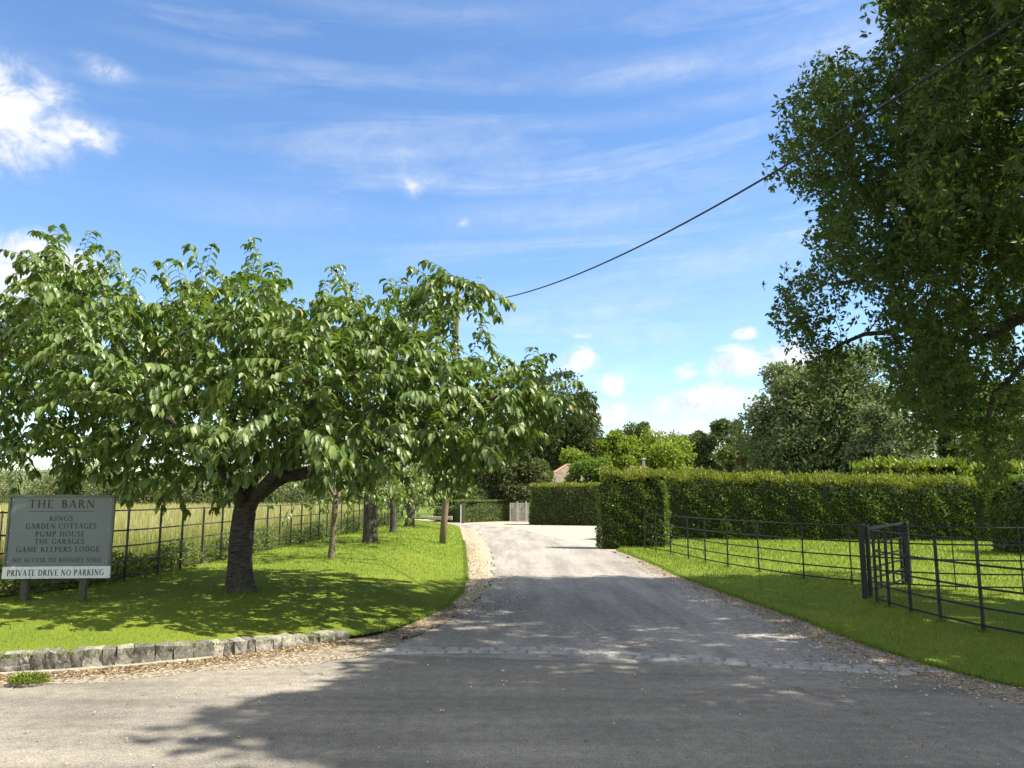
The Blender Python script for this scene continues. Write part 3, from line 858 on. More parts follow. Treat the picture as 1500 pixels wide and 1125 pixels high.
    P = np.concatenate([q, (.020 + .012 * rng.random(len(q)))[:, None]], 1)
    # loose ones on the road
    n = 240; extra = np.stack([rng.uniform(-5, 6, n), rng.uniform(4.4, 16, n), np.full(n, .016)], 1)
    n = 160; lx = scatter_on(LV, LF, lambda x, y: np.where(np.hypot(x, y) < 16, 1.6, .0), rng); lx[:, 2] += .035
    P = np.concatenate([P, extra, lx])
    D = unit(rng.normal(size=(len(P), 3)) * [1, 1, .18]); N = unit(rng.normal(size=(len(P), 3)) * .45 + [0, 0, 1])
    v, f, s = diamond_leaves(P, D, N, .022 + .03 * rng.random(len(P)), .010 + .014 * rng.random(len(P)), .22)
    o = leafy('fallen_leaves', v, f, s, M_LITTER, None, 2, rng); tag(o, 'dry tan leaves lying along the verges and the wall foot', 'leaf litter', kind='stuff')
    # loose stones
    n = 2600
    a = np.array(EDGE_L)[rng.integers(3, 9, n)] + rng.normal(size=(n, 2)) * [.4, 1.2] + [.45, 0]
    b = np.stack([rng.uniform(-3, 5, 420), rng.uniform(4.5, 13, 420)], 1)
    c = np.array(EDGE_R)[rng.integers(4, 9, 900)] + rng.normal(size=(900, 2)) * [.35, .4] - [.5, .2]
    q = np.concatenate([a, b, c]); q = q[(q[:, 1] < 40)]
    inl = np.array([np.min((LV[::7, 0] - p[0]) ** 2 + (LV[::7, 1] - p[1]) ** 2) > .05 for p in q]); q = q[inl]
    inr = np.array([np.min((RV[::7, 0] - p[0]) ** 2 + (RV[::7, 1] - p[1]) ** 2) > .05 for p in q]); q = q[inr]
    r = .005 + .011 * rng.random(len(q)) ** 2
    oct_ = np.array([(1, 0, 0), (0, 1, 0), (-1, 0, 0), (0, -1, 0), (0, 0, .7), (0, 0, -.7)], float)
    V = np.concatenate([q, np.full((len(q), 1), .014)], 1)[:, None] + (oct_[None] + rng.normal(size=(len(q), 6, 3)) * .2) * r[:, None, None]
    F = np.array([(0, 1, 4), (1, 2, 4), (2, 3, 4), (3, 0, 4), (1, 0, 5), (2, 1, 5), (3, 2, 5), (0, 3, 5)])
    o = build('loose_stones', V.reshape(-1, 3), (np.arange(len(q))[:, None, None] * 6 + F[None]).ravel(), np.full(8 * len(q), 3), M_PEBBLE, None, np.repeat(rng.random(len(q)), 8))
    tag(o, 'small loose stones scattered on the drive and road', 'stones', kind='stuff')
def tufts():
    rng = np.random.default_rng(15)
    spots = [tuple(on_lawn(x, y)[:2]) + (r,) for x, y, r in ((350, 866, .30), (485, 818, .13), (542, 795, .24), (576, 780, .14), (648, 796, .13), (37, 878, .07), (123, 880, .07))]
    spots += [tuple(on_z(x, y, .055)[:2]) + (.05,) for x, y in ((1030, 825), (1063, 831), (1111, 839), (1172, 849), (1243, 857), (1281, 884), (1304, 890), (1335, 900), (1378, 911), (1440, 926), (1272, 878), (1329, 857))]
    Q = []
    for x, y, r in spots:
        n = int(70 + 420 * r); a = rng.random(n) * 6.28; d = r * (.75 + .65 * rng.random(n))
        z = lawn_h(x, y) if x < 0 else .05
        Q.append(np.stack([x + np.cos(a) * d, y + np.sin(a) * d, np.full(n, z - .01)], 1))
    # ragged longer patches of verge on the right
    q = scatter_on(RV, RF, lambda x, y: np.where((np.hypot(x, y) < 17), 60. * np.clip(wob(x * 1.3, y * 1.3, 1, 4) + .1, 0, 1), 0), rng); Q.append(q[in_view(q)])
    P = np.concatenate(Q)
    v, f, s = blades(P, .05 + .075 * rng.random(len(P)), .009, rng, .8)
    o = build('grass_tufts', v, f, s, M_GRASS, None, np.clip(.35 + .28 * rng.normal(size=len(P)), 0, 1)); tag(o, 'longer unmown grass tufts round trunks, posts and on the right verge', 'grass', kind='stuff')
    # white clover and daisies sprinkled in both lawns
    q = np.concatenate([scatter_on(LV, LF, lambda x, y: np.where(np.hypot(x, y) < 26, 1.3 * np.clip(wob(x, y, 1, 9) + .4, 0, 1), 0), rng), scatter_on(RV, RF, lambda x, y: np.where(np.hypot(x, y) < 26, .8 * np.clip(wob(x, y, 1, 9) + .3, 0, 1), 0), rng)])
    q = q[in_view(q)]; q[:, 2] += .035
    D = unit(rng.normal(size=(len(q), 3)) * [1, 1, .2]); N = np.tile([0, 0, 1.], (len(q), 1))
    v, f, s = diamond_leaves(q, D, N, .022, .022, .1)
    o = build('daisies', v, f, s, M_WHITE); tag(o, 'tiny white daisies dotted in the lawns', 'flowers', kind='stuff')
grass()
tufts()

def weed_clump():
    rng = np.random.default_rng(8)
    c = on_z(42, 1000, .02)
    n = 420; a = rng.random(n) * 6.28; r = .13 * np.sqrt(rng.random(n))
    P = np.stack([np.cos(a) * r * 1.25, np.sin(a) * r * .8, .02 + rng.random(n) * .11 * (1 - r / .16)], 1) + [c[0], c[1], 0]
    D = unit(np.stack([np.cos(a), np.sin(a), .5 + rng.random(n)], 1) + rng.normal(size=(n, 3)) * .4)
    v, f, s = diamond_leaves(P, D, rand_dir(n, rng), .03 + .03 * rng.random(n), .018, .2)
    root = thing('weed', 'small bright green weed sprouting at the foot of the stone wall', 'plant', (c[0], c[1], 0))
    leafy('leaves', v, f, s, leaf_mat('fresh_weed', [(0, (.11, .17, .02)), (1, (.24, .28, .05))], .3), root, 2, rng)
    mb = MB()
    for k in range(9):
        b = rng.random() * 6.28; mb.tube([(c[0], c[1], 0), (c[0] + math.cos(b) * .08, c[1] + math.sin(b) * .06, .1)], .003, 4)
    mb.build('stems', M_WEED, root, rnd=np.full(len(mb.f), .4))
weed_clump()

# ================================================================== SIGN
def letters():
    t, n, sf = .165, .07, .05
    S = lambda *xs: [('l', x - w / 2, y, x + w / 2, y, sf) for x, y, w in xs]
    stem = lambda x: [('l', x, 0, x, 1, t)] + S((x, .025, .26), (x, .975, .26))
    G = {}
    G['A'] = (.74, [('l', .08, 0, .37, 1, n), ('l', .36, 1, .64, 0, t), ('l', .18, .34, .54, .34, n)] + S((.08, .025, .18), (.64, .025, .24)))
    G['B'] = (.64, stem(.16) + [('a', .2, .755, .27, .22, -90, 90), ('a', .2, .27, .34, .25, -90, 90)])
    G['C'] = (.74, [('a', .42, .5, .33, .48, 48, 312), ('l', .66, .72, .66, .92, sf)])
    G['D'] = (.78, stem(.16) + [('a', .2, .5, .48, .475, -90, 90)])
    G['E'] = (.6, stem(.16) + [('l', .16, .97, .54, .97, n), ('l', .16, .51, .46, .51, n), ('l', .16, .03, .56, .03, n), ('l', .54, .99, .54, .82, sf), ('l', .56, 0, .56, .18, sf)])
    G['G'] = (.8, [('a', .42, .5, .33, .48, 48, 330), ('l', .68, .06, .68, .46, t)] + S((.68, .46, .24)))
    G['H'] = (.84, stem(.17) + stem(.67) + [('l', .17, .51, .67, .51, n)])
    G['I'] = (.34, stem(.17))
    G['K'] = (.74, stem(.16) + [('l', .2, .44, .6, 1, n), ('l', .3, .58, .66, 0, t)] + S((.6, .975, .2), (.67, .025, .2)))
    G['L'] = (.58, stem(.16) + [('l', .16, .03, .54, .03, n), ('l', .54, 0, .54, .2, sf)])
    G['M'] = (.98, [('l', .12, 0, .16, 1, n), ('l', .17, 1, .49, .06, t), ('l', .49, .06, .80, 1, n), ('l', .80, 1, .85, 0, t)] + S((.12, .025, .2), (.85, .025, .24)))
    G['N'] = (.84, [('l', .14, 0, .14, 1, n), ('l', .16, .98, .68, .02, t), ('l', .69, 0, .69, 1, n)] + S((.14, .025, .2), (.69, .975, .2)))
    G['O'] = (.86, [('a', .43, .5, .34, .48, 0, 360)])
    G['P'] = (.62, stem(.16) + [('a', .2, .72, .31, .255, -90, 90)])
    G['R'] = (.7, stem(.16) + [('a', .2, .74, .29, .235, -90, 90), ('l', .32, .5, .64, 0, t)] + S((.65, .025, .18)))
    G['S'] = (.56, [('a', .27, .74, .18, .235, 25, 270), ('a', .27, .265, .20, .24, 90, -155), ('l', .46, .78, .46, .95, sf), ('l', .07, .06, .07, .24, sf)])
    G['T'] = (.7, stem(.35) + [('l', .04, .97, .66, .97, n), ('l', .05, .99, .05, .8, sf), ('l', .65, .99, .65, .8, sf)])
    G['U'] = (.8, [('l', .16, 1, .16, .3, t), ('a', .39, .3, .25, .28, 180, 360), ('l', .65, .3, .65, 1, n)] + S((.16, .975, .26), (.65, .975, .2)))
    G['V'] = (.74, [('l', .08, 1, .37, 0, t), ('l', .38, 0, .66, 1, n)] + S((.08, .975, .24), (.66, .975, .2)))
    G['Y'] = (.72, [('l', .07, 1, .35, .46, t), ('l', .35, .46, .63, 1, n), ('l', .35, .46, .35, 0, t)] + S((.08, .975, .22), (.63, .975, .2), (.35, .025, .26)))
    return G
GLYPH = letters()
def text_mesh(txt, u0, u1, v0, v1, put_fn, lift, gap=.10, space=.42):
    """strokes of the text as thin flat ribbons fitted into the box u0..u1 x v0..v1; one mesh per word"""
    w = sum((GLYPH[c][0] + gap) if c != ' ' else space for c in txt) - gap
    sx, sy = (u1 - u0) / w, (v1 - v0)
    words = []; V, F = [], []; lay = 0
    def rib(pts, ws):
        nonlocal lay
        pts = np.array(pts, float); d = np.gradient(pts * [sx, sy], axis=0) if len(pts) > 2 else np.repeat([(pts[1] - pts[0]) * [sx, sy]], 2, 0)
        nrm = unit(np.stack([-d[:, 1], d[:, 0]], 1)); i = len(V); lay += 1
        for p, nn, ww in zip(pts * [sx, sy], nrm, ws):
            for sg in (-1, 1):
                q = p + nn * sg * ww * min(sx, sy) * 1.05 / 2
                V.append(put_fn(u0 + q[0], v0 + q[1], lift + (lay % 7) * .00012))
        for k in range(len(pts) - 1): F.append([i + 2 * k, i + 2 * k + 2, i + 2 * k + 3, i + 2 * k + 1])
    x = 0.0
    for c in txt + ' ':
        if c == ' ':
            words.append((V, F)); V, F = [], []; x += space; continue
        adv, st = GLYPH[c]
        for q in st:
            if q[0] == 'l': rib([(x + q[1], q[2]), (x + q[3], q[4])], (q[5], q[5]))
            else:
                _, cx, cy, rx, ry, a0, a1 = q; a = np.radians(np.linspace(a0, a1, 14))
                rib(np.stack([x + cx + rx * np.cos(a), cy + ry * np.sin(a)], 1), .07 + .10 * np.abs(np.cos(a)))
        x += adv + gap
    return words
def sign():
    base = on_lawn(80, 880); yaw = rad(6)     # face turned a little to the right, towards the drive
    W, H = 1.335, 1.085; zb = base[2] + .285
    root = thing('sign_board', 'blue grey painted timber signboard listing house names on two wooden posts', 'sign', tuple(base))
    ca, sa = math.cos(yaw), math.sin(yaw)
    cx = (5 + 162) / 2; c = at_y(cx, 845, base[1])
    def P(u, v, d):              # u right along board, v up, d towards the viewer
        return (c[0] + (u - W / 2) * ca + d * sa, c[1] + (u - W / 2) * sa - d * ca, zb + v)
    R = Matrix.Rotation(yaw, 3, 'Z')
    def bx(mb, u0, u1, v0, v1, d0, d1, bev=.004):
        p = P((u0 + u1) / 2, (v0 + v1) / 2, (d0 + d1) / 2); mb.box(p, (u1 - u0, abs(d1 - d0), v1 - v0), R, bev)
    vs = .158
    mb = MB(); bx(mb, .03, W - .03, vs, H - .03, 0, .02, .002); panel = mb.build('panel', M_SIGN, root)
    mb = MB(); bx(mb, 0, W, H - .03, H, -.01, .038); bx(mb, 0, .03, vs, H - .031, -.01, .036); bx(mb, W - .03, W, vs, H - .031, -.01, .036); mb.build('frame', M_SIGNF, root)
    mb = MB(); bx(mb, -.002, W + .002, 0, vs - .003, .0, .034, .004); strip = mb.build('notice_strip', M_SIGNW, root)
    for u in (.26, .985):
        mb = MB(); pp = P(u, 0, -.05); mb.box((pp[0], pp[1], base[2] - .15 + (H + .43) / 2 - .01), (.085, .075, H + .38), R, .006); mb.build('post', M_POST, root)
    mb = MB(); bx(mb, .05, W - .05, .75, .82, -.012, 0, 0); bx(mb, .05, W - .05, .26, .33, -.012, 0, 0); mb.build('batten', M_SIGNF, root)
    for u in (.055, W - .055):
        for v_ in (.215, .62, H - .065):
            c_ = P(u, v_, .036 if v_ < .1 else .0215); e_ = P(u, v_, .042 if v_ < .1 else .027)
            mb = MB(); mb.tube([c_, e_], [.011, .008], 8); mb.build('bolt', M_FLUE, strip if v_ < .1 else panel)
    rows = [('THE BARN', .185, .81, .16, .062), ('KINGS', .39, .612, .316, .256), ('GARDEN COTTAGES', .175, .84, .408, .345), ('PUMP HOUSE', .27, .735, .503, .44),
            ('THE GARAGES', .27, .735, .592, .53), ('GAME KEEPERS LODGE', .105, .885, .685, .622), ('NO ACCESS TO KINGLEY VALE', .078, .908, .806, .755)]
    for txt, u0, u1, va, vb in rows:
        for V, F in text_mesh(txt, u0 * W, u1 * W, (1 - va) * H, (1 - vb) * H, P, .0215, space=.62 if txt == 'THE BARN' else .45):
            build('lettering', V, [i for q in F for i in q], [4] * len(F), M_INK, panel)
    mb = MB(); bx(mb, .19 * W, .81 * W, (1 - .2035) * H, (1 - .198) * H, .0205, .0222, 0); mb.build('ruled_line', M_INK, panel)
    for V, F in text_mesh('PRIVATE DRIVE NO PARKING', .045 * W, .945 * W, (1 - .966) * H, (1 - .893) * H, P, .0355):
        build('lettering', V, [i for q in F for i in q], [4] * len(F), M_INK, strip)
sign()

# ================================================================== IRON FENCES
def fence(root, line, heights, post_at, rails, M, pw=.042, pd=.014, top_r=.011, zoff=0.0):
    """line: (n,3) ground polyline; heights of rails above it; posts copied from the first one"""
    line = np.asarray(line, float)
    d = np.r_[0, np.cumsum(np.linalg.norm(np.diff(line, axis=0), axis=1))]
    at = lambda s: np.array([np.interp(s, d, line[:, k]) for k in range(3)])
    top = heights[-1]
    first = None
    for s in post_at:
        p = at(s); q = at(min(d[-1], s + .15)) - at(max(0, s - .15)); a = math.atan2(q[1], q[0])
        if first is None:
            mb = MB(); mb.box((0, 0, top / 2 - .09), (pd, pw, top + .2), None, .003)
            mb.tube([(0, 0, top + .005), (0, 0, top + .022)], .017, 6)
            first = mb.build('post', M); o = first; o.parent = root
        else:
            o = first.copy(); COL.objects.link(o); o.parent = root
        o.location = Vector(p) - root.location; o.rotation_euler = (0, 0, a)
    for h in heights:
        mb = MB(); pts = [tuple(q + [0, 0, h]) for q in line]
        if h == top: mb.tube(pts, top_r, 6)
        else: mb.strip(pts, .009, .026)
        mb.build('rail', M, root)

def left_fence():
    pl = [(-14, 8.7), (-10.5, 9.0), (-8.6, 9.7), (-6.75, 11.4)]
    for px, py in ((205, 847), (255, 834), (307, 823), (378, 808)):
        p = on_z(px, py, .33); pl.append((p[0], p[1]))
    pl += [(-6.2, 22), (-6.15, 27), (-6.05, 34), (-6.1, 42), (-6.6, 48)]
    ln = smooth_line(pl, 120, 5); z = np.array([lawn_h(*p) for p in ln]) - .01
    z = np.convolve(np.pad(z, 4, mode='edge'), np.ones(9) / 9, 'valid')
    ln = np.concatenate([ln, z[:, None]], 1)
    root = thing('iron_fence', 'long black iron estate fence between the left lawn and the meadow', 'fence', (-6.2, 14, .33))
    T = np.linalg.norm(np.diff(ln[:, :2], axis=0), axis=1).sum()
    fence(root, ln, [.09, .33, .57, .82, 1.14], np.arange(.3, T, 1.02), None, M_IRONW)
left_fence()
ZR = .055
def right_fences():
    # along the drive and then right across the lawn
    pl = [tuple(on_z(x, y, ZR)[:2]) for x, y in ((945, 806), (985, 813), (1030, 824), (1063, 831), (1111, 839), (1172, 849), (1243, 857))]
    pl += [(7.05, 13.75), (7.75, 13.45), (9.2, 13.3), (11, 13.3), (15, 13.4)]
    ln = smooth_line(pl, 90, 3); ln = np.concatenate([ln, np.full((90, 1), ZR)], 1)
    root = thing('iron_fence', 'black iron estate fence curving from the square hedge end across the right lawn', 'fence', tuple(ln[40]))
    d = np.r_[0, np.cumsum(np.linalg.norm(np.diff(ln, axis=0), axis=1))]
    ps = []
    for x, y in ((945, 806), (963, 809), (985, 813), (1008, 819), (1030, 825), (1063, 831), (1111, 839), (1172, 849), (1243, 857)):
        p = on_z(x, y, ZR); ps.append(d[np.argmin(np.linalg.norm(ln[:, :2] - p[:2], axis=1))])
    for x in (7.66, 8.72, 9.8, 11, 12.2, 13.4, 14.6): ps.append(d[np.argmin(np.abs(ln[:, 0] - x) + (ln[:, 1] > 14) * 5)])
    fence(root, ln, [.09, .30, .53, .79, 1.08], ps, None, M_IRON, .034)
    # near run towards the road
    P = [on_z(x, y, ZR) for x, y in ((1281, 884), (1304, 890), (1335, 900), (1378, 911), (1440, 926))]
    pl = [(5.76, 12.3)] + [tuple(p[:2]) for p in P] + [(5.9, 8.6), (6.05, 7.7), (6.3, 6.8), (7.0, 6.1), (8.2, 5.6), (10, 5.3)]
    ln = np.concatenate([smooth_line(pl, 90, 2), np.full((90, 1), ZR - .005)], 1)
    root = thing('iron_fence', 'black iron estate fence running from the kissing gate towards the road', 'fence', tuple(P[3]))
    d = np.r_[0, np.cumsum(np.linalg.norm(np.diff(ln, axis=0), axis=1))]
    ps = [d[np.argmin(np.linalg.norm(ln[:, :2] - p[:2], axis=1))] for p in P] + [d[-1] * k for k in (.60, .72, .84, .96)]
    fence(root, ln, [.08, .29, .52, .79, 1.09], ps, None, M_IRON, .046, .016)
    # kissing gate
    a = np.array([*on_z(1272, 878, ZR)[:2], ZR]); b = np.array([*on_z(1329, 857, ZR)[:2], ZR])
    root = thing('kissing_gate', 'black iron kissing gate between the two fence runs on the right lawn', 'gate', tuple(a))
    yaw = math.atan2(b[1] - a[1], b[0] - a[0]); R = Matrix.Rotation(yaw, 3, 'Z')
    for p, w, h in ((a + [-.045, .0, 0], .075, 1.17), (a + [.055, .02, 0], .06, 1.15), (b + [.03, 0, 0], .115, 1.13), (b + [-.10, -.05, 0], .045, 1.06)):
        mb = MB(); mb.box((p[0], p[1], ZR + h / 2 - .1), (w, w, h + .2), R, .008); mb.build('post', M_IRON, root)
    u = unit(b - a); L = np.linalg.norm(b - a)
    m = a + u * .14; e = b - u * .16
    mb = MB(); mb.strip([m + [0, 0, 1.09], b + [0, 0, 1.12]], .05, .035); mb.build('top_bar', M_IRON, root)
    for h in (.12, .30, .47, .64, .86):
        mb = MB(); mb.strip([m + [0, 0, h], e + [0, 0, h]], .012, .030); mb.build('bar', M_IRON, root)
    for h in (.30, .86):
        mb = MB(); mb.tube([e + [0, 0, h - .05], e + [0, 0, h + .05]], .022, 8); mb.build('hinge', M_IRON, root)
    mb = MB(); mb.box((m[0], m[1], ZR + .98), (.16, .03, .045), R, .005); mb.tube([m + [.03, -.02, .93], m + [.03, -.02, 1.06]], .012, 6); mb.build('latch', M_IRONW, root)
    for q in (.3, .66):
        p = m + (e - m) * q
        mb = MB(); mb.box((p[0], p[1], ZR + .6), (.02, .035, .98), R, .003); mb.build('stile', M_IRON, root)
right_fences()

# ================================================================== POLE, CABLE, MARKER POST
def pole_and_cable():
    b = on_lawn(648, 796); Y = b[1]
    top = at_y(671.5, 418, Y - .2); cab = at_y(679, 443, Y - .2)
    root = thing('utility_pole', 'slim leaning brown timber utility pole at the right edge of the left lawn', 'pole', tuple(b))
    mb = MB(); n = 9
    pts = [b + (top - b) * t + np.array([.05 * math.sin(3.1 * t), 0, 0]) for t in np.linspace(-.03, 1, n)]
    mb.tube(pts, np.linspace(.115, .075, n), 12); mb.build('pole', M_POLE, root, smooth=True)
    mb = MB(); mb.tube([cab + [-.10, 0, 0], cab + [.09, 0, 0]], .016, 6); mb.box(tuple(cab + np.array([.02, 0, .05])), (.05, .07, .13), None, .01); mb.build('bracket', M_FLUE, root)
    # cable: three ray fixes define its sag in one vertical plane
    X0, Y0 = cab[0], cab[1]; X1, Y1 = 6.0, 4.5
    def fix(px, py):
        d = ray(px, py); k = d[0] / d[1]
        t = (k * Y0 - X0) / ((X1 - X0) - k * (Y1 - Y0)); y = Y0 + t * (Y1 - Y0)
        return t, at_y(px, py, y)[2]
    T, Z = [0.0], [cab[2]]
    for p in ((790, 424), (920, 372), (1050, 296), (1150, 236), (1290, 160), (1400, 92)):
        t, z = fix(*p); T.append(t); Z.append(z)
    co = np.polyfit(T, Z, 2)
    ts = np.linspace(0, 1.9, 60)
    mb = MB(); mb.tube([(X0 + (X1 - X0) * t, Y0 + (Y1 - Y0) * t, np.polyval(co, t)) for t in ts], .0165, 7)
    o = mb.build('overhead_cable', M_CABLE, None, smooth=True); tag(o, 'black overhead cable sagging from the utility pole across the sky to the right', 'cable')
    p = on_lawn(677, 766)
    root = thing('marker_post', 'short dark wooden post with a white edge at the far bend of the drive', 'post', tuple(p))
    mb = MB(); mb.box((p[0] + .05, p[1], p[2] + .55), (.17, .14, 1.3), None, .015); mb.build('post', M_POST, root)
    mb = MB(); mb.box((p[0] - .085, p[1] - .02, p[2] + .55), (.06, .1, 1.2), None, .008); mb.build('white_edge', M_WHITE, root)
    w0 = on_z(644, 761.5, .33)
    mb = MB(); rng = np.random.default_rng(2)
    for k in range(9): mb.box((w0[0] - .6 + k * .16, w0[1], .33 + .1), (.15, .25, .2 + rng.uniform(-.02, .03)), Matrix.Rotation(rng.uniform(-.05, .05), 3, 'Z'), .02)
    o = mb.build('low_stone_wall', M_FOOTING); tag(o, 'short low pale stone wall at the far end of the left lawn', 'wall')
pole_and_cable()

# ================================================================== CHERRY TREES
def cherry_foliage(sk, rng, thin, shoot_len, leaf_len, spur_p, leaf_w=.42, droop=1.0, dens=.05, up=.25, twin=.4):
    Ps, Ds, Ls, dr = [], [], [], []
    twigs = MB()
    n = len(sk.P)
    for i in range(1, n):
        if sk.r[i] > thin: continue
        tip = not sk.kids[i]
        if tip:
            for _ in range(1 + (rng.random() < twin)):
                d = unit(sk.dir[i] + rng.normal(size=3) * .35 + [0, 0, up]); L = shoot_len * rng.uniform(.55, 1.25)
                p = sk.P[i].copy(); pts = [p.copy()]; m = max(3, int(L / dens)); dd = d.copy()
                side = unit(np.cross(dd, [0, 0, 1.0]))
                for k in range(m):
                    dd = unit(dd + np.array([0, 0, -.055])); p = p + dd * L / m; pts.append(p.copy())
                    sg = 1 if k % 2 else -1
                    Ps.append(p.copy()); Ds.append(unit(side * sg * rng.uniform(.45, .9) + dd * rng.uniform(.35, .7) + np.array([0, 0, -rng.uniform(.15, .6)]))); Ls.append(leaf_len * rng.uniform(.72, 1.15)); dr.append(droop * rng.uniform(.75, 1.25))
                for k in range(5):
                    a = rng.random() * 6.28
                    Ps.append(p.copy()); Ds.append(unit(np.array([math.cos(a), math.sin(a), -.2]) * .7 + dd * .5)); Ls.append(leaf_len * rng.uniform(.6, 1.0)); dr.append(droop * rng.uniform(.5, 1.2))
                twigs.tube(pts, np.linspace(sk.r[i] * .9, .0025, len(pts)), 4, cap=False)
        elif rng.random() < spur_p:
            a0 = rng.random() * 6.28
            for k in range(rng.integers(4, 8)):
                a = a0 + k * 1.4 + rng.normal() * .3
                Ps.append(sk.P[i] + rng.normal(size=3) * .03); Ds.append(unit(np.array([math.cos(a), math.sin(a), rng.uniform(-.8, .2)]))); Ls.append(leaf_len * rng.uniform(.65, 1.1)); dr.append(droop * rng.uniform(.4, 1.2))
    Ps, Ds, Ls, dr = map(np.array, (Ps, Ds, Ls, dr))
    return Ps, Ds, Ls, dr, twigs

CH_TOP = [(-60, 470), (-20, 440), (15, 438), (40, 395), (46, 338), (75, 322), (108, 362), (150, 385), (190, 402), (225, 425), (262, 400), (285, 372), (312, 408), (345, 402), (380, 388), (408, 410), (440, 440), (505, 415), (540, 432), (600, 425), (638, 408), (656, 440), (664, 505), (690, 522), (722, 525), (760, 532), (800, 545), (830, 585)]
CH_BOT = [(-60, 655), (0, 675), (40, 690), (100, 702), (180, 715), (250, 722), (300, 718), (345, 705), (400, 695), (460, 700), (520, 708), (580, 716), (640, 715), (690, 694), (730, 664), (770, 632), (830, 592)]
def big_cherry():
    rng = np.random.default_rng(42)
    b = on_lawn(350, 866); Y = b[1]
    root = thing('cherry_tree', 'broad spreading cherry tree with large drooping leaves and thick banded trunk beside the signboard', 'tree', tuple(b), 'cherry trees in a row on the left lawn')
    q = lambda px, py, dy=0.0: at_y(px, py, Y + dy)
    sk = Skel(b + [0, 0, -.08])
    tr = [q(350, 866), q(350, 862), q(350, 857), q(350, 850), q(350, 838), q(350.5, 825), q(351, 812), q(352, 800), q(353, 788), q(354.5, 776), q(356, 765), q(358, 753), q(360, 742)]
    i = sk.chain(0, tr, [.222, .208, .198, .189, .180, .174, .170, .166, .163, .160, .158, .160, .165]); sk.minr[0] = .27
    # main limbs
    def limb(pts, r0, r1, st=i): return sk.fine_chain(st, pts, .16, r0, r1, rng, .012)
    fork = i
    a = limb([q(384, 718, -.1), q(420, 698, -.25), q(470, 690, -.45), q(540, 668, -.6)], .11, .045, fork)
    limb([q(600, 630, -.9), q(680, 600, -1.0), q(740, 575, -.9)], .05, .02, a)
    c = limb([q(345, 712, .1), q(325, 690, .3), q(300, 655, .5), q(262, 625, .7)], .095, .04, fork)
    limb([q(200, 590, .9), q(120, 560, 1.1)], .05, .02, c)
    e = limb([q(372, 700, .3), q(380, 640, .6), q(370, 560, .8), q(385, 480, .9)], .08, .025, fork)
    g = limb([q(345, 715, -.5), q(320, 690, -1.1), q(280, 650, -1.7), q(240, 610, -2.1)], .08, .03, fork)
    h = limb([q(395, 700, -.6), q(430, 660, -1.2), q(450, 610, -1.8), q(470, 560, -2.0)], .08, .03, fork)
    k = limb([q(390, 705, .6), q(440, 670, 1.3), q(520, 620, 1.9), q(600, 560, 2.0)], .08, .03, fork)
    l = limb([q(335, 700, .5), q(290, 650, 1.3), q(220, 600, 1.9)], .07, .03, fork)
    # attractors fill the crown outline; the crown is a broad dome in depth
    A = []
    tx, ty = zip(*CH_TOP); bx_, by_ = zip(*CH_BOT)
    W = 2.9
    while len(A) < 2600:
        px = rng.uniform(-60, 830); dy = rng.uniform(-1, 1) * W
        x = (px - 385) / 450; hw = W * math.sqrt(max(0.03, 1 - min(.985, abs(x)) ** 2.2))
        if abs(dy) > hw: continue
        s = math.sqrt(1 - (dy / hw) ** 2)
        t, bo = np.interp(px, tx, ty), np.interp(px, bx_, by_)
        mid = bo + (t - bo) * .30
        t = mid + (t - mid) * (.45 + .55 * s); bo2 = mid + (bo - mid) * (.3 + .7 * s)
        f = rng.random() ** .78
        py = bo2 + (t + 4 - bo2) * f
        P_ = q(px, py, dy)           # tiers of foliage sweeping out and slightly down from the trunk
        ph = (P_[2] + .20 * abs(P_[0] - b[0]) + .12 * abs(dy)) / .66 + .22 * math.sin(P_[0] * 1.9 + dy * 1.3) + .15 * math.sin(dy * 3.1)
        if math.sin(ph * 6.283) < -.28: continue
        A.append(P_)
    for _ in range(70): A.append(q(rng.uniform(612, 716), rng.uniform(402, 432), rng.uniform(-.9, .1)))
    sk.grow(A, 1.5, .19, .115, 90, rng)
    sk.finish(.0036, 2.35)
    wood = sk.mesh(5, 24, 0.0)
    Ps, Ds, Ls, dr, tw = cherry_foliage(sk, rng, .016, .50, .188, .8, droop=1.3, dens=.042, twin=.8)
    wood.f += [[k + len(wood.v) for k in q_] for q_ in tw.f]; wood.v += tw.v
    wv = np.array(wood.v); dx, dy = wv[:, 0] - b[0], wv[:, 1] - b[1]; hz = wv[:, 2] - b[2]; th = np.arctan2(dy, dx)
    low = (np.hypot(dx, dy) < .42) & (hz < 1.5)
    k = 1 + np.where(low, .055 * np.sin(3 * th + hz * 2.3) + .03 * np.sin(7 * th - hz * 5) + .22 * np.exp(-np.maximum(hz, 0) / .12) * (.45 + .55 * np.sin(5 * th + .6)), 0)
    wv[:, 0] = b[0] + dx * k; wv[:, 1] = b[1] + dy * k
    wood.v = [tuple(r_) for r_ in wv]
    wood.build('trunk', M_BARKC, root, smooth=True)
    v, f, s = curved_leaves(Ps, Ds, Ls, Ls * .42, dr, rng)
    rr_ = np.random.default_rng(1); leafy('crown', v, f, s, M_CHERRY, root, 6, rr_, np.clip(.45 + .17 * rr_.normal(size=len(Ps)) + .16 * wob(Ps[:, 0] * 2.3 + Ps[:, 1], Ps[:, 2] * 2.7, 1, 3) + (rr_.random(len(Ps)) < .004) * .6, 0, 1))
    return
big_cherry()

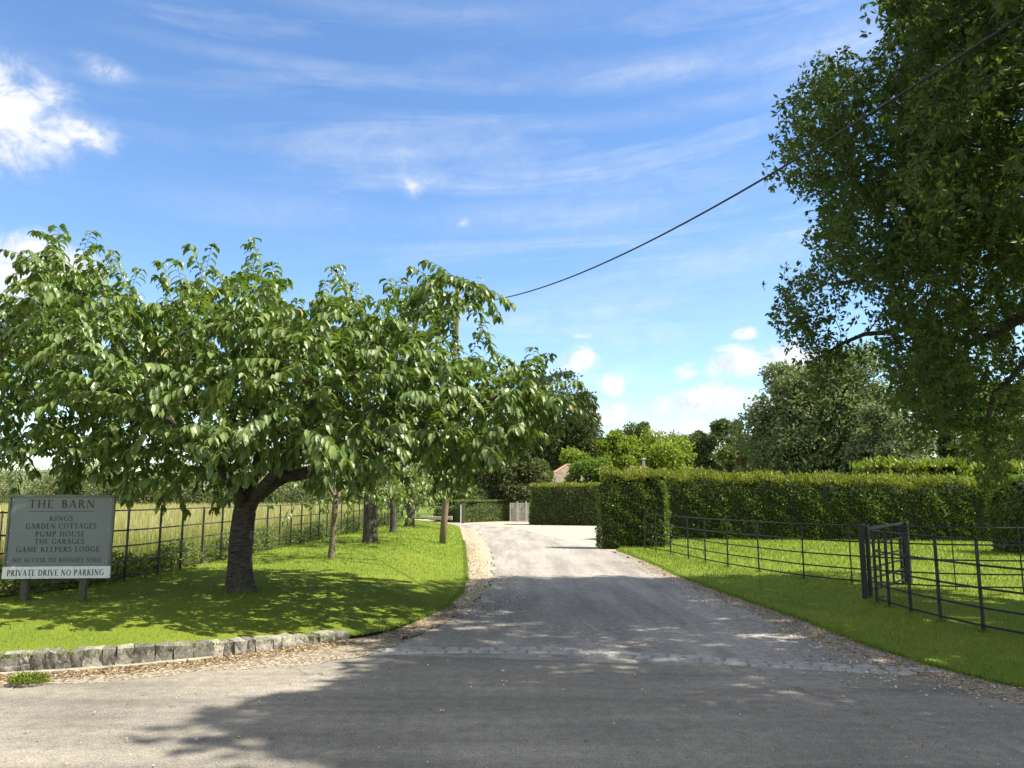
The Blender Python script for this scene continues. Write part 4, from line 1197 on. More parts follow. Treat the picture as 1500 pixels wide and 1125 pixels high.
def row_cherry(name, label, px, py, wpx, crown, n_att, seed, fork_h, leaf=.15, n_limb=4, mat=M_BARKC, flare=1.35, dens=.055):
    rng = np.random.default_rng(seed)
    b = on_lawn(px, py); Y = b[1]
    R = wpx / FPX * Y / 2
    root = thing(name, label, 'tree', tuple(b), 'cherry trees in a row on the left lawn')
    sk = Skel(b + [0, 0, -.06]); sk.minr[0] = R * flare
    lean = rng.normal(size=2) * .04
    tr = [b + [lean[0] * t, lean[1] * t, fork_h * t] for t in (.06, .2, .5, .8, 1)]
    i = sk.chain(0, tr, [R * 1.12, R, R * .95, R * .92, R * .9])
    rx, ry, z0, z1, ox = crown
    for k in range(n_limb):
        a = k / n_limb * 6.28 + rng.random(); e = b + [ox + math.cos(a) * rx * .5, math.sin(a) * ry * .5, fork_h + (z1 - fork_h) * rng.uniform(.35, .6)]
        m = (np.array(tr[-1]) + e) / 2 + [0, 0, .12]
        sk.fine_chain(i, [m, e], .2, R * .5, R * .2, rng, .015)
    A = []
    while len(A) < n_att:
        a = rng.random() * 6.28; r = rng.random() ** .5; lump = 1 + .16 * math.sin(3 * a + seed)
        x, y = math.cos(a) * r * rx * lump, math.sin(a) * r * ry * lump
        t = math.sqrt(max(0, 1 - r ** 2.4))
        zt = z0 + (z1 - z0) * (.35 + .65 * t); zb = z0 + (z1 - z0) * .10 * (1 - t)
        A.append(b + [ox + x, y, zb + (zt - zb) * rng.random() ** .7])
    sk.grow(A, 2.0, .26, .16, 70, rng); sk.finish(.005, 2.35)
    wood = sk.mesh(5, 12, 0.0)
    Ps, Ds, Ls, dr, tw = cherry_foliage(sk, rng, .018, .42, leaf, .6, dens=dens)
    wood.f += [[k + len(wood.v) for k in q_] for q_ in tw.f]; wood.v += tw.v
    wood.build('trunk', mat, root, smooth=True)
    v, f, s = curved_leaves(Ps, Ds, Ls, Ls * .46, dr, rng)
    leafy('crown', v, f, s, M_CHERRY, root, 6, rng)
row_cherry('cherry_tree', 'young cherry tree with slim pale flaking trunk, next behind the broad spreading cherry', 485, 818, 9.5, (1.6, 1.6, 1.0, 3.0, .1), 260, 3, 1.3, .15, 4, M_BARKY, 1.35)
row_cherry('cherry_tree', 'cherry tree with thick straight dark trunk in the middle of the lawn row', 542, 795, 21, (2.3, 2.6, .95, 4.2, .3), 460, 4, 1.35, .17, 6, M_BARK, 1.15, .065)
row_cherry('cherry_tree', 'small cherry tree with thin trunk behind the thick straight trunk', 576, 780, 10, (1.9, 1.9, 1.0, 3.4, .0), 220, 5, 1.2, .18, 4, M_BARK, 1.5, .08)
row_cherry('cherry_tree', 'far cherry tree with short thick trunk at the end of the lawn row', 600, 771, 14, (2.4, 2.4, 1.3, 4.2, .4), 260, 6, 1.3, .20, 5, M_BARK, 1.3, .09)

# ================================================================== BIG TREE ON THE RIGHT (trunk out of frame)
OAK_POLY = [
    ([(1290, -20), (1320, 60), (1352, 95), (1400, 130), (1510, 130), (1510, -40), (1290, -40)], 330, (9.6, 15)),
    ([(1140, 190), (1150, 150), (1185, 128), (1215, 92), (1262, 92), (1300, 105), (1352, 100), (1400, 130), (1430, 260), (1330, 330), (1215, 330), (1190, 270), (1150, 280), (1150, 235)], 430, (10.8, 15.5)),
    ([(1335, 95), (1510, 100), (1510, 330), (1330, 330)], 330, (8.8, 15)),
    ([(1190, 330), (1260, 300), (1510, 320), (1510, 440), (1330, 470), (1290, 420), (1230, 400), (1205, 370)], 380, (10.4, 15.5)),
    ([(1135, 440), (1155, 405), (1190, 392), (1235, 402), (1236, 440), (1222, 490), (1180, 505), (1150, 490), (1135, 460)], 110, (13.2, 15)),
    ([(1180, 500), (1235, 490), (1245, 530), (1200, 590), (1215, 640), (1180, 560)], 34, (13.5, 14.8)),
    ([(1295, 440), (1400, 440), (1420, 560), (1400, 620), (1330, 600), (1300, 560), (1285, 500)], 200, (11.3, 15.5)),
    ([(1400, 430), (1475, 440), (1470, 560), (1440, 640), (1400, 620), (1385, 520)], 120, (13.5, 16.5)),
    ([(1300, 560), (1425, 570), (1400, 640), (1330, 640)], 60, (13, 15)),
    ([(1420, 580), (1475, 600), (1470, 700), (1440, 722), (1425, 660)], 95, (12.5, 13.6)),
    ([(1470, 520), (1510, 500), (1510, 620), (1480, 630)], 24, (12, 14)),
]
def inside(p, poly):
    x, y = p; c = False; n = len(poly); j = n - 1
    for i in range(n):
        xi, yi = poly[i]; xj, yj = poly[j]
        if (yi > y) != (yj > y) and x < (xj - xi) * (y - yi) / (yj - yi) + xi: c = not c
        j = i
    return c
def big_oak():
    rng = np.random.default_rng(77)
    T = np.array([11.6, 10.2, 0.05])
    root = thing('tree', 'large dark leafy tree overhanging the right side of the picture above the cable', 'tree', tuple(T))
    sk = Skel(T + [0, 0, -.1]); sk.minr[0] = .75
    i = sk.chain(0, [T + [0, 0, .3], T + [-.05, 0, 1.2], T + [-.1, .05, 2.4], T + [-.15, .1, 3.6]], [.56, .46, .43, .42])
    L = lambda pts, r0, r1, st=i: sk.fine_chain(st, pts, .35, r0, r1, rng, .03)
    w = lambda px, py, Y: at_y(px, py, Y)
    a = L([(10.9, 11, 5.4), w(1560, 330, 12.2), w(1460, 350, 12.8), w(1380, 372, 13.4), w(1300, 385, 14)], .26, .07)
    L([w(1260, 410, 14.2), w(1215, 420, 14.3)], .06, .03, a)
    a = L([(10.6, 11.4, 4.6), w(1540, 450, 12.6), w(1480, 480, 13), w(1420, 500, 13.5), w(1330, 480, 14)], .18, .06)
    L([w(1285, 487, 14), w(1240, 500, 14.1), w(1205, 520, 14.2)], .05, .022, a)
    a = L([(10.2, 10.9, 4.2), w(1530, 510, 12.2), w(1475, 560, 12.6), w(1450, 590, 12.8), w(1445, 640, 12.9)], .11, .03)
    a = L([(11.0, 10.9, 6.3), w(1500, 250, 12.3), w(1420, 285, 12.8), w(1360, 300, 13.3), w(1290, 250, 14)], .2, .06)
    a = L([(11.2, 10.3, 7), (9.6, 10.2, 9.3), w(1440, 40, 12.5), w(1380, 10, 13)], .22, .06)
    L([(11.4, 10.2, 6.5), (11.8, 10, 9), (11.5, 9.4, 12)], .3, .1)
    L([(10.8, 9.0, 6), (9, 7.4, 8.6), (7, 6.5, 10)], .2, .06)
    L([(11.5, 8.8, 5.6), (10.5, 6.8, 8), (9, 5, 9.6)], .2, .06)
    L([(12.6, 10, 6), (14.4, 9.6, 8.4), (16, 9, 9.6)], .2, .06)
    L([(12, 11.6, 6), (12.6, 13.4, 8.6), (12.5, 14.6, 10)], .2, .06)
    A = []
    for poly, n, (y0, y1) in OAK_POLY:
        xs, ys = zip(*poly); k = 0
        while k < n:
            p = (rng.uniform(min(xs), max(xs)), rng.uniform(min(ys), max(ys)))
            if inside(p, poly): A.append(at_y(*p, rng.uniform(y0, y1))); k += 1
    vis = len(A)
    c = np.array([9.6, 8.8, 9.6]); r = np.array([7.2, 7.0, 4.4]); k = 0
    while k < 1480:
        d = rng.normal(size=3); d = d / np.linalg.norm(d) * rng.uniform(.45, 1) ** .5
        P = c + d * r
        if P[2] < 4.2: continue
        x, y = proj(P[None])
        if P[1] > .5 and not np.isnan(x[0]) and -60 < x[0] < 1575 and (-45 if x[0] > 1310 else -130) < y[0] < 1200: continue
        if P[0] - .72 * P[2] < -1.75 + .45 * math.sin(P[1] * 2.2) or P[1] + .11 * P[2] > 14.6: continue
        if P[0] > 11.5 and P[1] > 11: continue
        A.append(P); k += 1
    sk.grow(A, 3.2, .34, .26, 90, rng); sk.finish(.005, 2.35)
    sk.mesh(4, 12, .0042).build('trunk', M_BARK, root, smooth=True)
    Pn, dn_ = sk.P, sk.dir
    sx, sy = proj(Pn); seen = (sx > 1080) & (sx < 1530) & (sy > -50) & (sy < 760) & (Pn[:, 1] > 8)
    thin = sk.r < .03
    Ps, Ds, Ls, Ws = [], [], [], []
    tips = np.array([not k for k in sk.kids])
    def add(mask, reps, per, L, W, spread):
        idx = np.repeat(np.where(mask)[0], reps); n = len(idx)
        c = Pn[idx] + rng.normal(size=(n, 3)) * spread + np.array([0, 0, -.03])
        ax = unit(dn_[idx] * .6 + rng.normal(size=(n, 3)) * .6 + [0, 0, -.15])
        for k in range(per):
            d = unit(ax * .55 + rng.normal(size=(n, 3)) * .62 + [0, 0, -.12])
            Ps.append(c + d * .015); Ds.append(d); Ls.append(L * rng.uniform(.7, 1.2, n)); Ws.append(W * rng.uniform(.8, 1.15, n))
    upper = sy < 380
    add(thin & seen & tips & upper, 19, 9, .13, .048, .18)
    add(thin & seen & ~tips & upper, 7, 8, .125, .046, .17)
    add(thin & seen & tips & ~upper, 13, 9, .125, .046, .16)
    add(thin & seen & ~tips & ~upper, 4, 8, .12, .044, .15)
    add(thin & ~seen & tips, 13, 8, .20, .10, .26)
    add(thin & ~seen & ~tips, 6, 7, .19, .095, .24)
    Ps, Ds, Ls, Ws = map(np.concatenate, (Ps, Ds, Ls, Ws))
    lx, ly = proj(Ps + Ds * .1)      # no stray sprigs of the overhead crown low over the road
    ok = ~((Ls > .133) & (Ps[:, 1] > 1) & (lx > -50) & (lx < 1300) & (ly > -25) & (ly < 1150))
    ok &= ~((lx < 1116) & (lx > 0) & (ly > -25) & (ly < 900) & (Ps[:, 1] > 1))
    Ps, Ds, Ls, Ws, lx, ly = Ps[ok], Ds[ok], Ls[ok], Ws[ok], lx[ok], ly[ok]
    # paler colour in the low outer sprays imitates sun shining through the leaves
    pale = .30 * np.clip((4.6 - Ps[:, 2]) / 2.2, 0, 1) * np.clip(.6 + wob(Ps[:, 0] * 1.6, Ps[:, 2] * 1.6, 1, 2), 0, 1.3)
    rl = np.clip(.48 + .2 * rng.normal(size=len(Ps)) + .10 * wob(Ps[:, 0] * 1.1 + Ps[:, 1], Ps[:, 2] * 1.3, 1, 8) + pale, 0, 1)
    pass
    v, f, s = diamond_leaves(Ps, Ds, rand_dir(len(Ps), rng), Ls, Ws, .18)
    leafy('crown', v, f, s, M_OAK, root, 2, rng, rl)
big_oak()

# ================================================================== HEDGES
def hedge(name, label, outline, H, dens, leaf, seed, topv=.10, slope=None, mats=(None, None), disp=.06, round_top=.12, tlab='hedge', zb=.0, top_leaf=1.0, batter=.0):
    rng = np.random.default_rng(seed)
    side_m, top_m = mats[0] or M_YEW, mats[1] or M_YEWTOP
    O = np.array(outline, float)
    area2 = np.sum(O[:, 0] * np.roll(O[:, 1], -1) - np.roll(O[:, 0], -1) * O[:, 1])
    if area2 < 0: O = O[::-1]
    # rounded corners: dense resample + smoothing
    P = resample(np.vstack([O, O[:1]]), 241)[:-1]
    for _ in range(6): P = .25 * np.roll(P, 1, 0) + .5 * P + .25 * np.roll(P, -1, 0)
    T = np.roll(P, -1, 0) - np.roll(P, 1, 0); Nn = unit(np.stack([T[:, 1], -T[:, 0]], 1)); seg = np.linalg.norm(np.roll(P, -1, 0) - P, axis=1)
    Hf = (lambda x, y: np.full(np.shape(x), H)) if slope is None else slope
    ds = lambda x, y, z: disp * (wob(x * 1.6 + z, y * 1.6 - z, 1.0, seed) + .5 * wob(x * 4 + z * 5, y * 4 + z * 3, 1, seed + 2))
    c = P.mean(0)
    root = None
    # core
    nz = 7; V = []; n = len(P)
    for k in range(nz):
        t = k / (nz - 1); hz = Hf(P[:, 0], P[:, 1]) - .10; z = zb + t * hz
        ins = .09 + round_top * (t ** 8) + batter * t
        q = P - Nn * ins if np.isscalar(ins) else P - Nn * ins[:, None]
        V.append(np.concatenate([q, z[:, None]], 1))
    V = np.concatenate(V); F = []
    for k in range(nz - 1):
        for j in range(n):
            a, b = k * n + j, k * n + (j + 1) % n
            F.append([a, b, b + n, a + n])
    F.append([(nz - 1) * n + j for j in range(n)])
    loops = [i for f in F for i in f]; sizes = [len(f) for f in F]
    # side leaves
    per = seg.sum(); m = int(per * H * dens)
    # only faces that can be seen from near the road
    j = rng.choice(n, m, p=seg / per); u = rng.random(m)[:, None]
    q = P[j] * (1 - u) + P[(j + 1) % n] * u; nn = Nn[j]
    tocam = unit(np.array([0, 0]) - q); vis = (nn * tocam).sum(1) > -.35
    q, nn = q[vis], nn[vis]; m = len(q)
    t = rng.random(m); h = Hf(q[:, 0], q[:, 1]); z = t * h
    ins = round_top * t ** 8 + batter * t - ds(q[:, 0], q[:, 1], z)
    depth = rng.random(m) ** 2 * .10
    Pl = np.concatenate([q - nn * (ins + depth)[:, None], (zb + z)[:, None]], 1)
    n3_ = np.concatenate([nn, np.zeros((m, 1))], 1)
    n3 = np.concatenate([nn, np.zeros((m, 1))], 1)
    D = unit(n3 * .55 + rng.normal(size=(m, 3)) * .6 + [0, 0, .35]); N = unit(n3 * .5 + rng.normal(size=(m, 3)) * .8 + [0, 0, .25])
    r1 = np.clip(.34 + .27 * rng.normal(size=m) + .22 * wob(q[:, 0] * 2, z * 2, 1, seed) + .18 * wob(q[:, 0] * .45, z * .6, 1, seed + 9), 0, 1)
    Pl = Pl - n3_ * (.10 * np.clip(wob(q[:, 0] * 3.1 + q[:, 1], z * 3.7, 1, seed + 5) - .45, 0, 1))[:, None]
    v1, f1, s1 = diamond_leaves(Pl, D, N, leaf * rng.uniform(.6, 1.3, m), leaf * .55, .12)
    newg = (t > .86) & (rng.random(m) < (t - .86) * 7)
    # top leaves: looser, upright new growth
    lo, hi = P.min(0), P.max(0); mt = int((hi - lo).prod() * dens * 1.1)
    x = rng.uniform(lo, hi, (mt, 2))
    # inside test, vectorised
    ins_ = np.zeros(mt, bool); a = P; b = np.roll(P, -1, 0)
    for k in range(0, n, 2):
        a_, b_ = P[k], P[(k + 2) % n]
        c1 = (a_[1] > x[:, 1]) != (b_[1] > x[:, 1])
        with np.errstate(divide='ignore', invalid='ignore'):
            xi = (b_[0] - a_[0]) * (x[:, 1] - a_[1]) / (b_[1] - a_[1]) + a_[0]
        ins_ ^= c1 & (x[:, 0] < xi)
    x = x[ins_]; mt = len(x)
    zt = Hf(x[:, 0], x[:, 1]) + topv * (wob(x[:, 0] * 1.5, x[:, 1] * 1.5, 1, seed + 4) * .8 + rng.random(mt) ** 2 * .9 - .35 + (rng.random(mt) < .012) * rng.random(mt) * 1.1)
    D = unit(rng.normal(size=(mt, 3)) * .5 + [0, 0, 1]); N = rand_dir(mt, rng)
    Pt = np.concatenate([x, (zb + zt)[:, None]], 1) - D * leaf * .5
    v2, f2, s2 = diamond_leaves(Pt, D, N, leaf * top_leaf * rng.uniform(.8, 1.6, mt), leaf * .5, .12)
    V = np.concatenate([V, v1, v2]); o1 = n * nz; o2 = o1 + len(v1)
    lp = np.concatenate([loops, f1 + o1, f2 + o2]); sz = np.concatenate([sizes, s1, s2])
    mi = np.concatenate([np.zeros(len(sizes), int), np.repeat(np.where(newg, 2, 1), 2), np.full(len(s2), 2)])
    rn = np.concatenate([np.zeros(len(sizes)), np.repeat(r1, 2), np.repeat(np.clip(rng.normal(size=mt) * .22 + .5, 0, 1), 2)])
    off = np.array([c[0], c[1], zb]); 
    o = build(name, V - off, lp, sz, [M_TWIG, side_m, top_m], None, rn, mi); o.location = off
    tag(o, label, tlab)
    return o
YB = on_z(880, 803, .03)
hedge('hedge', 'tall square clipped hedge end standing beside the drive, nearest of the hedges', [(YB[0], YB[1]), (4.95, YB[1] - .3), (5.15, 25.9), (YB[0] + .1, 26.3)], 2.42, 900, .085, 31, .24, round_top=.5, disp=.13)
sl_h = lambda x, y: np.interp(x, [4, 8, 12, 20, 30], [2.52, 2.42, 2.3, 2.12, 2.0])
hedge('hedge', 'long clipped green hedge running across the back of the right lawn', [(4.6, 30.2), (10, 29.6), (16, 28.9), (24, 27.9), (32, 27), (32.4, 28.8), (24, 29.8), (16, 30.8), (10, 31.5), (4.8, 32)], 2.4, 560, .10, 32, .30, slope=sl_h, round_top=.38, disp=.15, top_leaf=1.3)
fh = on_z(776, 769, 0); fh2 = on_z(905, 771, 0)
hedge('hedge', 'clipped dark hedge in front of the tile roofed cottage beyond the forecourt', [(fh[0], fh[1]), (7.0, fh2[1]), (7.0, fh2[1] + 1.8), (fh[0] + .2, fh[1] + 1.8)], 2.38, 420, .11, 33, .16, round_top=.2, disp=.09)
g0 = on_z(683, 766, 0); g1 = on_z(752, 764.5, 0)
M_PALEH = leaf_mat('pale_hedge_leaf', [(0, (.09, .13, .035)), (1, (.20, .25, .075))], .25)
hedge('hedge', 'low rounded pale green hedge beside the board gate at the far bend', [(g0[0] - .2, g0[1]), (g1[0] + .1, g1[1] + 2.4), (g1[0] - .5, g1[1] + 4), (g0[0] - 1, g0[1] + 2)], 1.42, 420, .10, 34, .05, round_top=.45, disp=.05, mats=(M_PALEH, M_PALEH))
g2 = on_z(650, 764, .1)
hedge('hedge', 'smallest low hedge behind the marker post with the white edge', [(g2[0] - .8, g2[1] + 2), (g2[0] + 1.1, g2[1] + 2), (g2[0] + 1.1, g2[1] + 3.6), (g2[0] - .8, g2[1] + 3.6)], .95, 420, .10, 35, .05, round_top=.2, mats=(M_PALEH, M_PALEH))
M_LAUREL = leaf_mat('laurel_leaf', [(0, (.11, .16, .02)), (.6, (.20, .25, .035)), (1, (.30, .33, .07))], .35)
for lab, x0, x1, y0, h, sd in (('bright yellow green laurel bush showing over the long hedge, wide left one', 15.2, 19.6, 33, 3.05, 36), ('bright yellow green laurel bush behind the hanging branch tips', 19.5, 23.2, 33.6, 3.0, 37), ('bright yellow green laurel bush at the far right behind the long hedge', 23.4, 28, 33.2, 3.1, 38)):
    hedge('laurel_bush', lab, [(x0, y0), (x1, y0), (x1, y0 + 2), (x0, y0 + 2)], h, 110, .24, sd, .30, round_top=.6, disp=.22, mats=(M_LAUREL, M_LAUREL), tlab='bush')
hedge('yew_bush', 'dark clipped yew bush at the right edge of the lawn', [(14.3, 21.4), (16.6, 21.4), (16.6, 23.6), (14.3, 23.6)], 2.2, 620, .09, 39, .1, round_top=.9, disp=.12, mats=(M_YEW, M_YEW), tlab='bush')

# ================================================================== BUILDINGS AND GATE
def board_gate():
    a = on_z(744, 766, 0); b = on_z(777, 766, 0); b[0] += 1.2; a[1] += 1.6; b[1] += 1.6; a[0] += .1
    root = thing('board_gate', 'pale weathered vertical board gate between the far hedges', 'gate', tuple(a))
    n = 22; x = np.linspace(a[0], b[0], n + 1); rng = np.random.default_rng(6)
    mb = MB()
    for k in range(n):
        if k % 5 == 4: continue
        w = x[k + 1] - x[k]
        mb.box(((x[k] + x[k + 1]) / 2, a[1] + rng.uniform(-.008, .008), .66), (w - .03, .03, 1.24 + rng.uniform(-.01, .01)), None, .004)
    mb.build('boards', M_GATEW, root)
    for k in range(4, n, 5):
        mb = MB(); mb.box(((x[k] + x[k + 1]) / 2, a[1] - .02, .68), (.11, .11, 1.36), None, .012); mb.build('post', M_GATEW, root)
    mb = MB(); mb.box(((a[0] + b[0]) / 2, a[1] + .05, .3), (b[0] - a[0], .05, .1)); mb.box(((a[0] + b[0]) / 2, a[1] + .05, 1.05), (b[0] - a[0], .05, .1)); mb.build('rails', M_GATEW, root)
board_gate()
def roof_part(mb, x0, x1, y0, y1, ze, zr, hip0=True, hip1=True, axis='x'):
    ym = (y0 + y1) / 2; hh = (y1 - y0) / 2 * .8
    r0 = (x0 + (hh if hip0 else 0), ym, zr); r1 = (x1 - (hh if hip1 else 0), ym, zr)
    A, B, C, D = (x0, y0, ze), (x1, y0, ze), (x1, y1, ze), (x0, y1, ze)
    mb.face([A, B, r1, r0]); mb.face([C, D, r0, r1]); mb.face([D, A, r0]); mb.face([B, C, r1])
    return r0, r1
def cottage():
    root = thing('cottage', 'low cottage with a mossy red clay tile hipped roof behind the far hedge', 'house', (2.6, 59, 0))
    mb = MB(); mb.box((5.5, 62.5, 1.25), (7.0, 6.4, 2.5)); mb.box((4.7, 58.2, 1.05), (3.0, 3.2, 2.1)); wall = mb.build('wall', M_WALL, root)
    mb = MB(); r0, r1 = roof_part(mb, 1.5, 9.5, 58.9, 66.1, 2.45, 4.2); mb.box((5.5, 62.5, 2.40), (7.9, 7.1, .09)); rf = mb.build('roof', M_TILE, root)
    mb = MB(); mb.tube([(r0[0], r0[1], r0[2] + .03), (r1[0], r1[1], r1[2] + .03)], .11, 8)
    for p in ((1.5, 58.9, 2.5), (1.5, 66.1, 2.5)): mb.tube([p, (r0[0], r0[1], r0[2] + .03)], .09, 7)
    mb.build('ridge', M_RIDGE, rf)
    mb = MB(); mb.face([(2.9, 56.4, 2.0), (6.6, 56.4, 2.0), (6.0, 60.6, 3.35), (3.5, 60.6, 3.35)]); mb.face([(2.9, 56.4, 2.0), (3.5, 60.6, 3.35), (2.9, 60.2, 2.0)]); mb.face([(6.6, 56.4, 2.0), (6.6, 60.2, 2.0), (6.0, 60.6, 3.35)]); mb.build('wing_roof', M_TILE, root)
    mb = MB(); mb.box((5.2, 56.57, 1.2), (1.1, .08, 1.0)); w = mb.build('window', M_WHITE, root)
    mb = MB(); mb.box((5.2, 56.52, 1.2), (.95, .04, .85)); mb.build('pane', M_IRON, w)
    root = thing('outbuilding', 'brown tiled outbuilding with a metal flue showing over the hedge end', 'house', (11, 64, 0))
    mb = MB(); mb.box((10.6, 66, 1.2), (5.0, 5.0, 2.4)); mb.build('wall', M_WALL, root)
    mb = MB(); r0, r1 = roof_part(mb, 7.7, 13.6, 63, 69, 2.4, 4.15); mb.box((10.6, 66, 2.35), (5.8, 5.9, .09)); rf = mb.build('roof', M_TILE, root)
    mb = MB(); mb.tube([(r0[0], r0[1], r0[2] + .03), (r1[0], r1[1], r1[2] + .03)], .10, 8); mb.build('ridge', M_RIDGE, rf)
    f = at_y(943, 688, 66)
    mb = MB(); mb.tube([(f[0], 66, 3.9), (f[0], 66, 4.75)], .13, 10); mb.tube([(f[0], 66, 4.85), (f[0], 66, 4.98)], [.28, .06], 10); mb.tube([(f[0], 66, 4.74), (f[0], 66, 4.86)], .07, 6); mb.build('flue', M_FLUE, rf)
    mb = MB(); mb.box((f[0], 66, 4.05), (.5, .5, .35), None, .04); mb.build('flue_base', M_RIDGE, rf)
cottage()

# ================================================================== BACKGROUND TREES
def bg_tree(name, label, x, y, h, w, seed, stops, leaf=.3, n=9000, z0=.1, d=None, lobes=34, lob=.30, trans=.28, shape=1.0, group=None, z=0.0, trunk=True, gap=0.0, cat='tree', mat=None, fine=.62):
    rng = np.random.default_rng(seed); d = d or w
    root = thing(name, label, cat, (x, y, z), group)
    m = mat or leaf_mat(name + '_leaf', stops, trans, .6, spec=.15)
    c = np.array([x, y, z + h * (z0 + 1) / 2]); R = np.array([w / 2, d / 2, h * (1 - z0) / 2])
    # lobes through the crown's ellipsoid, bigger low down
    L = []
    while len(L) < lobes:
        q = unit(rng.normal(size=3)) * rng.uniform(.45, .86)
        if shape != 1.0:
            t = (q[2] + 1) / 2; q[:2] *= (1 - t) ** (shape - 1) + .12
        r = lob * rng.uniform(.65, 1.25) * min(R[0], R[2]) * (1.1 - .25 * q[2])
        L.append((c + q * R * (1 - lob * .35), r))
    per = n // lobes
    P, O = [], []
    for cc, r in L:
        k = int(per * rng.uniform(.7, 1.3)); q = unit(rng.normal(size=(k, 3))); q[:, 2] = np.abs(q[:, 2]) * np.where(rng.random(k) < .72, 1, -1)
        rr = r * (1 + .22 * np.sin(q[:, 0] * 5 + seed) * np.cos(q[:, 1] * 4 + q[:, 2] * 5)) * rng.uniform(.60, 1.06, k) * np.array([1])
        P.append(cc + q * rr[:, None] * [1, 1, .85]); O.append(q)
    P, O = np.concatenate(P), np.concatenate(O)
    keep = P[:, 2] > z + .05
    P, O = P[keep], O[keep]; k = len(P)
    D = unit(O * .5 + rng.normal(size=(k, 3)) * .6 + [0, 0, -.1]); N = unit(O * .7 + rng.normal(size=(k, 3)) * .55 + [0, 0, .25])
    v, f, s = diamond_leaves(P, D, N, leaf * rng.uniform(.6, 1.35, k), leaf * fine * rng.uniform(.7, 1.2, k), .12)
    # sprays at the outline
    leafy('crown', v, f, s, m, root, 2, rng)
    if trunk:
        mb = MB(); tr = max(.12, w * .030)
        mb.tube([(x, y, z - .1), (x + .05, y, z + h * .12), (x, y + .05, z + h * .35), (x + .1, y, z + h * .7)], [tr * 1.5, tr, tr * .8, tr * .3], 9)
        for q in L[::max(1, lobes // 12)]:
            t = rng.uniform(.2, .5); s_ = np.array([x, y, z + h * t]); mid = (s_ + q[0]) / 2 + [0, 0, h * .03]
            mb.tube([s_, mid, q[0]], [tr * .5, tr * .32, tr * .1], 6, cap=False)
        mb.build('trunk', M_BARK, root, smooth=True)
DARK = [(0, (.050, .062, .026)), (.6, (.085, .105, .042)), (1, (.135, .155, .065))]
MID = [(0, (.06, .085, .028)), (.6, (.105, .14, .042)), (1, (.165, .20, .07))]
GREY = [(0, (.085, .12, .05)), (.6, (.145, .19, .085)), (1, (.235, .28, .145))]
LIME = [(0, (.125, .185, .024)), (.6, (.21, .275, .036)), (1, (.30, .34, .07))]
FRESH = [(0, (.07, .13, .02)), (.6, (.12, .19, .03)), (1, (.18, .24, .05))]
def by_px(x0, x1, ytop, Y): 
    a, b = at_y(x0, 700, Y), at_y(x1, 700, Y); t = at_y((x0 + x1) / 2, ytop, Y)
    return (a[0] + b[0]) / 2, Y, t[2], b[0] - a[0]
def T(name, label, x0, x1, yt, Y, seed, stops, **k):
    x, y, h, w = by_px(x0, x1, yt, Y); h *= 1.12; w *= 1.12; bg_tree(name, label, x, y, h, w, seed, stops, **k)
T('tree', 'big dark rounded tree rising behind the cottage left of the far roofs', 742, 884, 538, 78, 51, DARK, leaf=.34, n=22000, lobes=46, z0=.05, lob=.27)
T('tree', 'dark evergreen shoulder on the right side of the big rounded tree', 826, 895, 612, 82, 52, DARK, leaf=.34, n=8000, lobes=26, z0=0)
T('tree', 'small rounded tree far behind the lime green trees, lowest on the skyline', 905, 968, 617, 120, 53, MID, leaf=.42, n=7000, lobes=24, z0=.1)
T('tree', 'flat topped dark tree low on the skyline next to the evergreen shoulder', 868, 930, 632, 125, 54, DARK, leaf=.45, n=6000, lobes=22, z0=.0)
T('tree', 'round dark green tree on the skyline left of the open crowned one', 984, 1050, 616, 115, 55, DARK, leaf=.42, n=14000, lobes=32, z0=-.2)
T('tree', 'open crowned skyline tree with gaps of sky in its top', 1030, 1106, 604, 112, 56, MID, leaf=.40, n=13000, lobes=30, z0=-.2, lob=.26)
T('tree', 'low dark tree between the two skyline trees behind the hedge', 960, 1030, 636, 128, 57, DARK, leaf=.45, n=6000, lobes=20, z0=0)
T('tree', 'brownish green tree beside the large silvery tree', 1072, 1140, 636, 70, 58, [(0, (.06, .06, .02)), (.6, (.10, .10, .035)), (1, (.15, .14, .06))], leaf=.28, n=9000, lobes=24, z0=0)
T('lime_green_tree', 'lime green broad tree behind the outbuilding flue, larger of two', 916, 1030, 628, 80, 59, LIME, leaf=.34, n=14000, lobes=40, z0=0, lob=.28)
T('lime_green_tree', 'lime green tree directly left of the larger lime green one', 868, 950, 636, 79, 60, LIME, leaf=.34, n=10000, lobes=34, z0=0, lob=.28)
T('bush', 'yellow green bush top showing above the cottage ridge', 810, 876, 654, 71, 61, LIME, leaf=.28, n=8000, lobes=26, z0=0, cat='bush')
T('bush', 'fresh green broad leaved bush overlapping the cottage roof', 826, 905, 670, 52, 62, FRESH, leaf=.25, n=8000, lobes=30, z0=0, cat='bush')
T('bush', 'dark bush behind the board gate and low rounded hedge', 690, 790, 648, 56, 63, DARK, leaf=.26, n=13000, lobes=36, z0=0, cat='bush')
T('bush', 'mid green bush hanging over the gate beside the cottage roof', 752, 806, 668, 58, 64, MID, leaf=.22, n=8000, lobes=28, z0=0, cat='bush')
T('tree', 'dark tree at the far end of the lawn behind the small hedge', 610, 705, 640, 62, 65, MID, leaf=.28, n=10000, lobes=30, z0=0)
T('tree', 'large silvery green tree behind the long hedge left of the hanging branches', 1100, 1322, 494, 46, 66, GREY, leaf=.25, n=70000, lobes=90, z0=-.15, lob=.27, fine=.55)
T('tree', 'pale silvery leaved shrubby tree at the right foot of the large silvery tree', 1245, 1370, 585, 41, 67, [(0, (.08, .11, .05)), (.6, (.15, .19, .10)), (1, (.24, .28, .17))], leaf=.18, n=24000, lobes=44, z0=-.2)
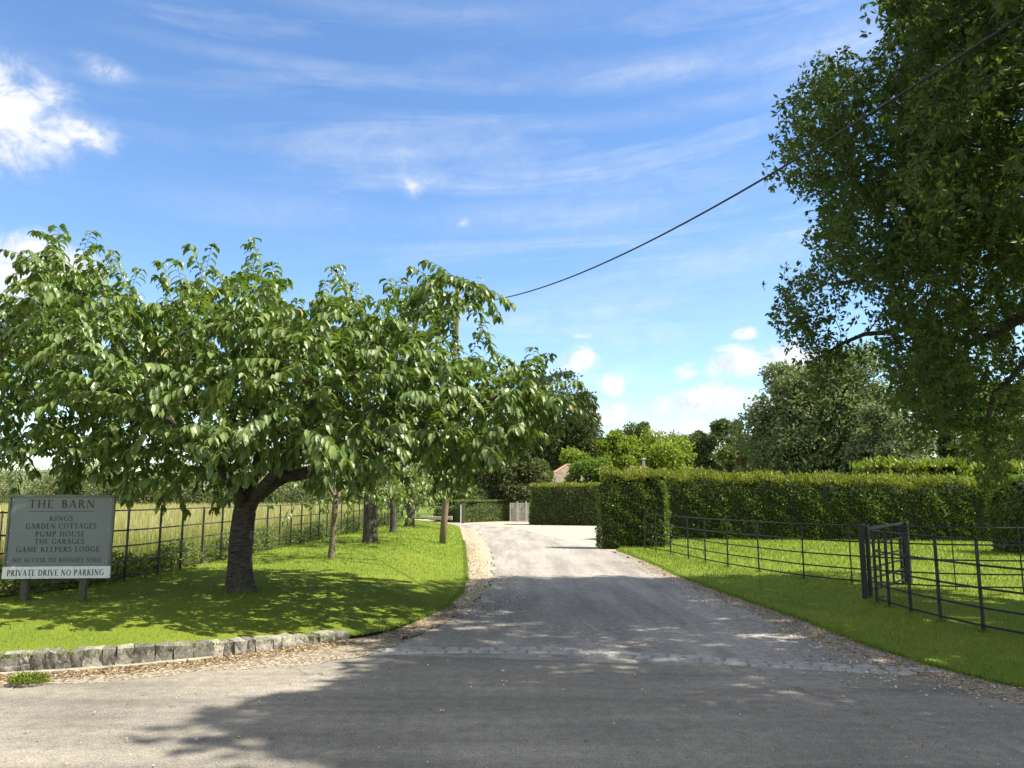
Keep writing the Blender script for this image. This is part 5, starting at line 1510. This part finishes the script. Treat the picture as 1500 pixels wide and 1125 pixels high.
T('tree', 'tall dark conifer with straight trunk seen through the hanging branches', 1345, 1420, 440, 52, 68, DARK, leaf=.26, n=14000, lobes=44, z0=.02, lob=.30, shape=1.7)
T('tree', 'dark broad tree far behind the laurel bushes at the right', 1400, 1530, 560, 62, 69, DARK, leaf=.30, n=16000, lobes=40, z0=0)
T('tree', 'mid green tree filling the gap right of the conifer trunk', 1415, 1480, 600, 48, 70, MID, leaf=.22, n=10000, lobes=30, z0=0)
T('tree', 'dark tree outside the right edge of the picture behind the lawn', 1490, 1680, 540, 50, 71, DARK, leaf=.3, n=10000, lobes=30, z0=0)
T('bush', 'russet and green bush low under the conifer', 1300, 1385, 650, 44, 72, [(0, (.07, .06, .025)), (.6, (.12, .10, .04)), (1, (.18, .14, .07))], leaf=.2, n=7000, lobes=24, z0=0, cat='bush')

def far_woods():
    rng = np.random.default_rng(90)
    def mass(name, label, xs, Y0, Y1, h0, h1, n, leaf, stops, bumps, z=.25):
        m = leaf_mat(name + '_leaf', stops, .2, .8, spec=.08)
        V, F, S = [], [], []
        k = 0; P, O = [], []
        for b in range(bumps):
            cx, cy = rng.uniform(*xs), rng.uniform(Y0, Y1); r = rng.uniform(.5, 1) * (h0 + h1) / 2
            hh = rng.uniform(h0, h1)
            q = unit(rng.normal(size=(n // bumps, 3))); q[:, 2] = np.abs(q[:, 2])
            P.append(np.array([cx, cy, z]) + q * [r, r, hh] * rng.uniform(.82, 1.05, (len(q), 1)) * (1 + .12 * np.sin(q[:, :1] * 7 + b) * np.cos(q[:, 2:] * 6))); O.append(q)
        P, O = np.concatenate(P), np.concatenate(O)
        D = unit(rng.normal(size=P.shape) + O * .4); N = unit(O + rng.normal(size=P.shape) * .5 + [0, 0, .2])
        v, f, s = diamond_leaves(P, D, N, leaf * rng.uniform(.6, 1.3, len(P)), leaf * .6, .1)
        o = leafy(name, v, f, s, m, None, 2, rng); tag(o, label, 'woodland', kind='stuff')
    mass('woodland', 'dark tree mass closing the horizon behind the hedges', (-4, 130), 138, 165, 10.5, 13.5, 90000, .7, MID, 80, 0)
    mass('scrub', 'dark line of scrub along the far edge of the meadow', (-110, -12), 112, 124, 1.8, 4.2, 60000, .42, DARK, 75)
    mass('woodland', 'pale green distant woodland beyond the meadow on the left', (-190, -10), 150, 215, 6.5, 9.5, 150000, .55, [(0, (.13, .16, .075)), (.6, (.20, .235, .105)), (1, (.28, .30, .15))], 140)
far_woods()
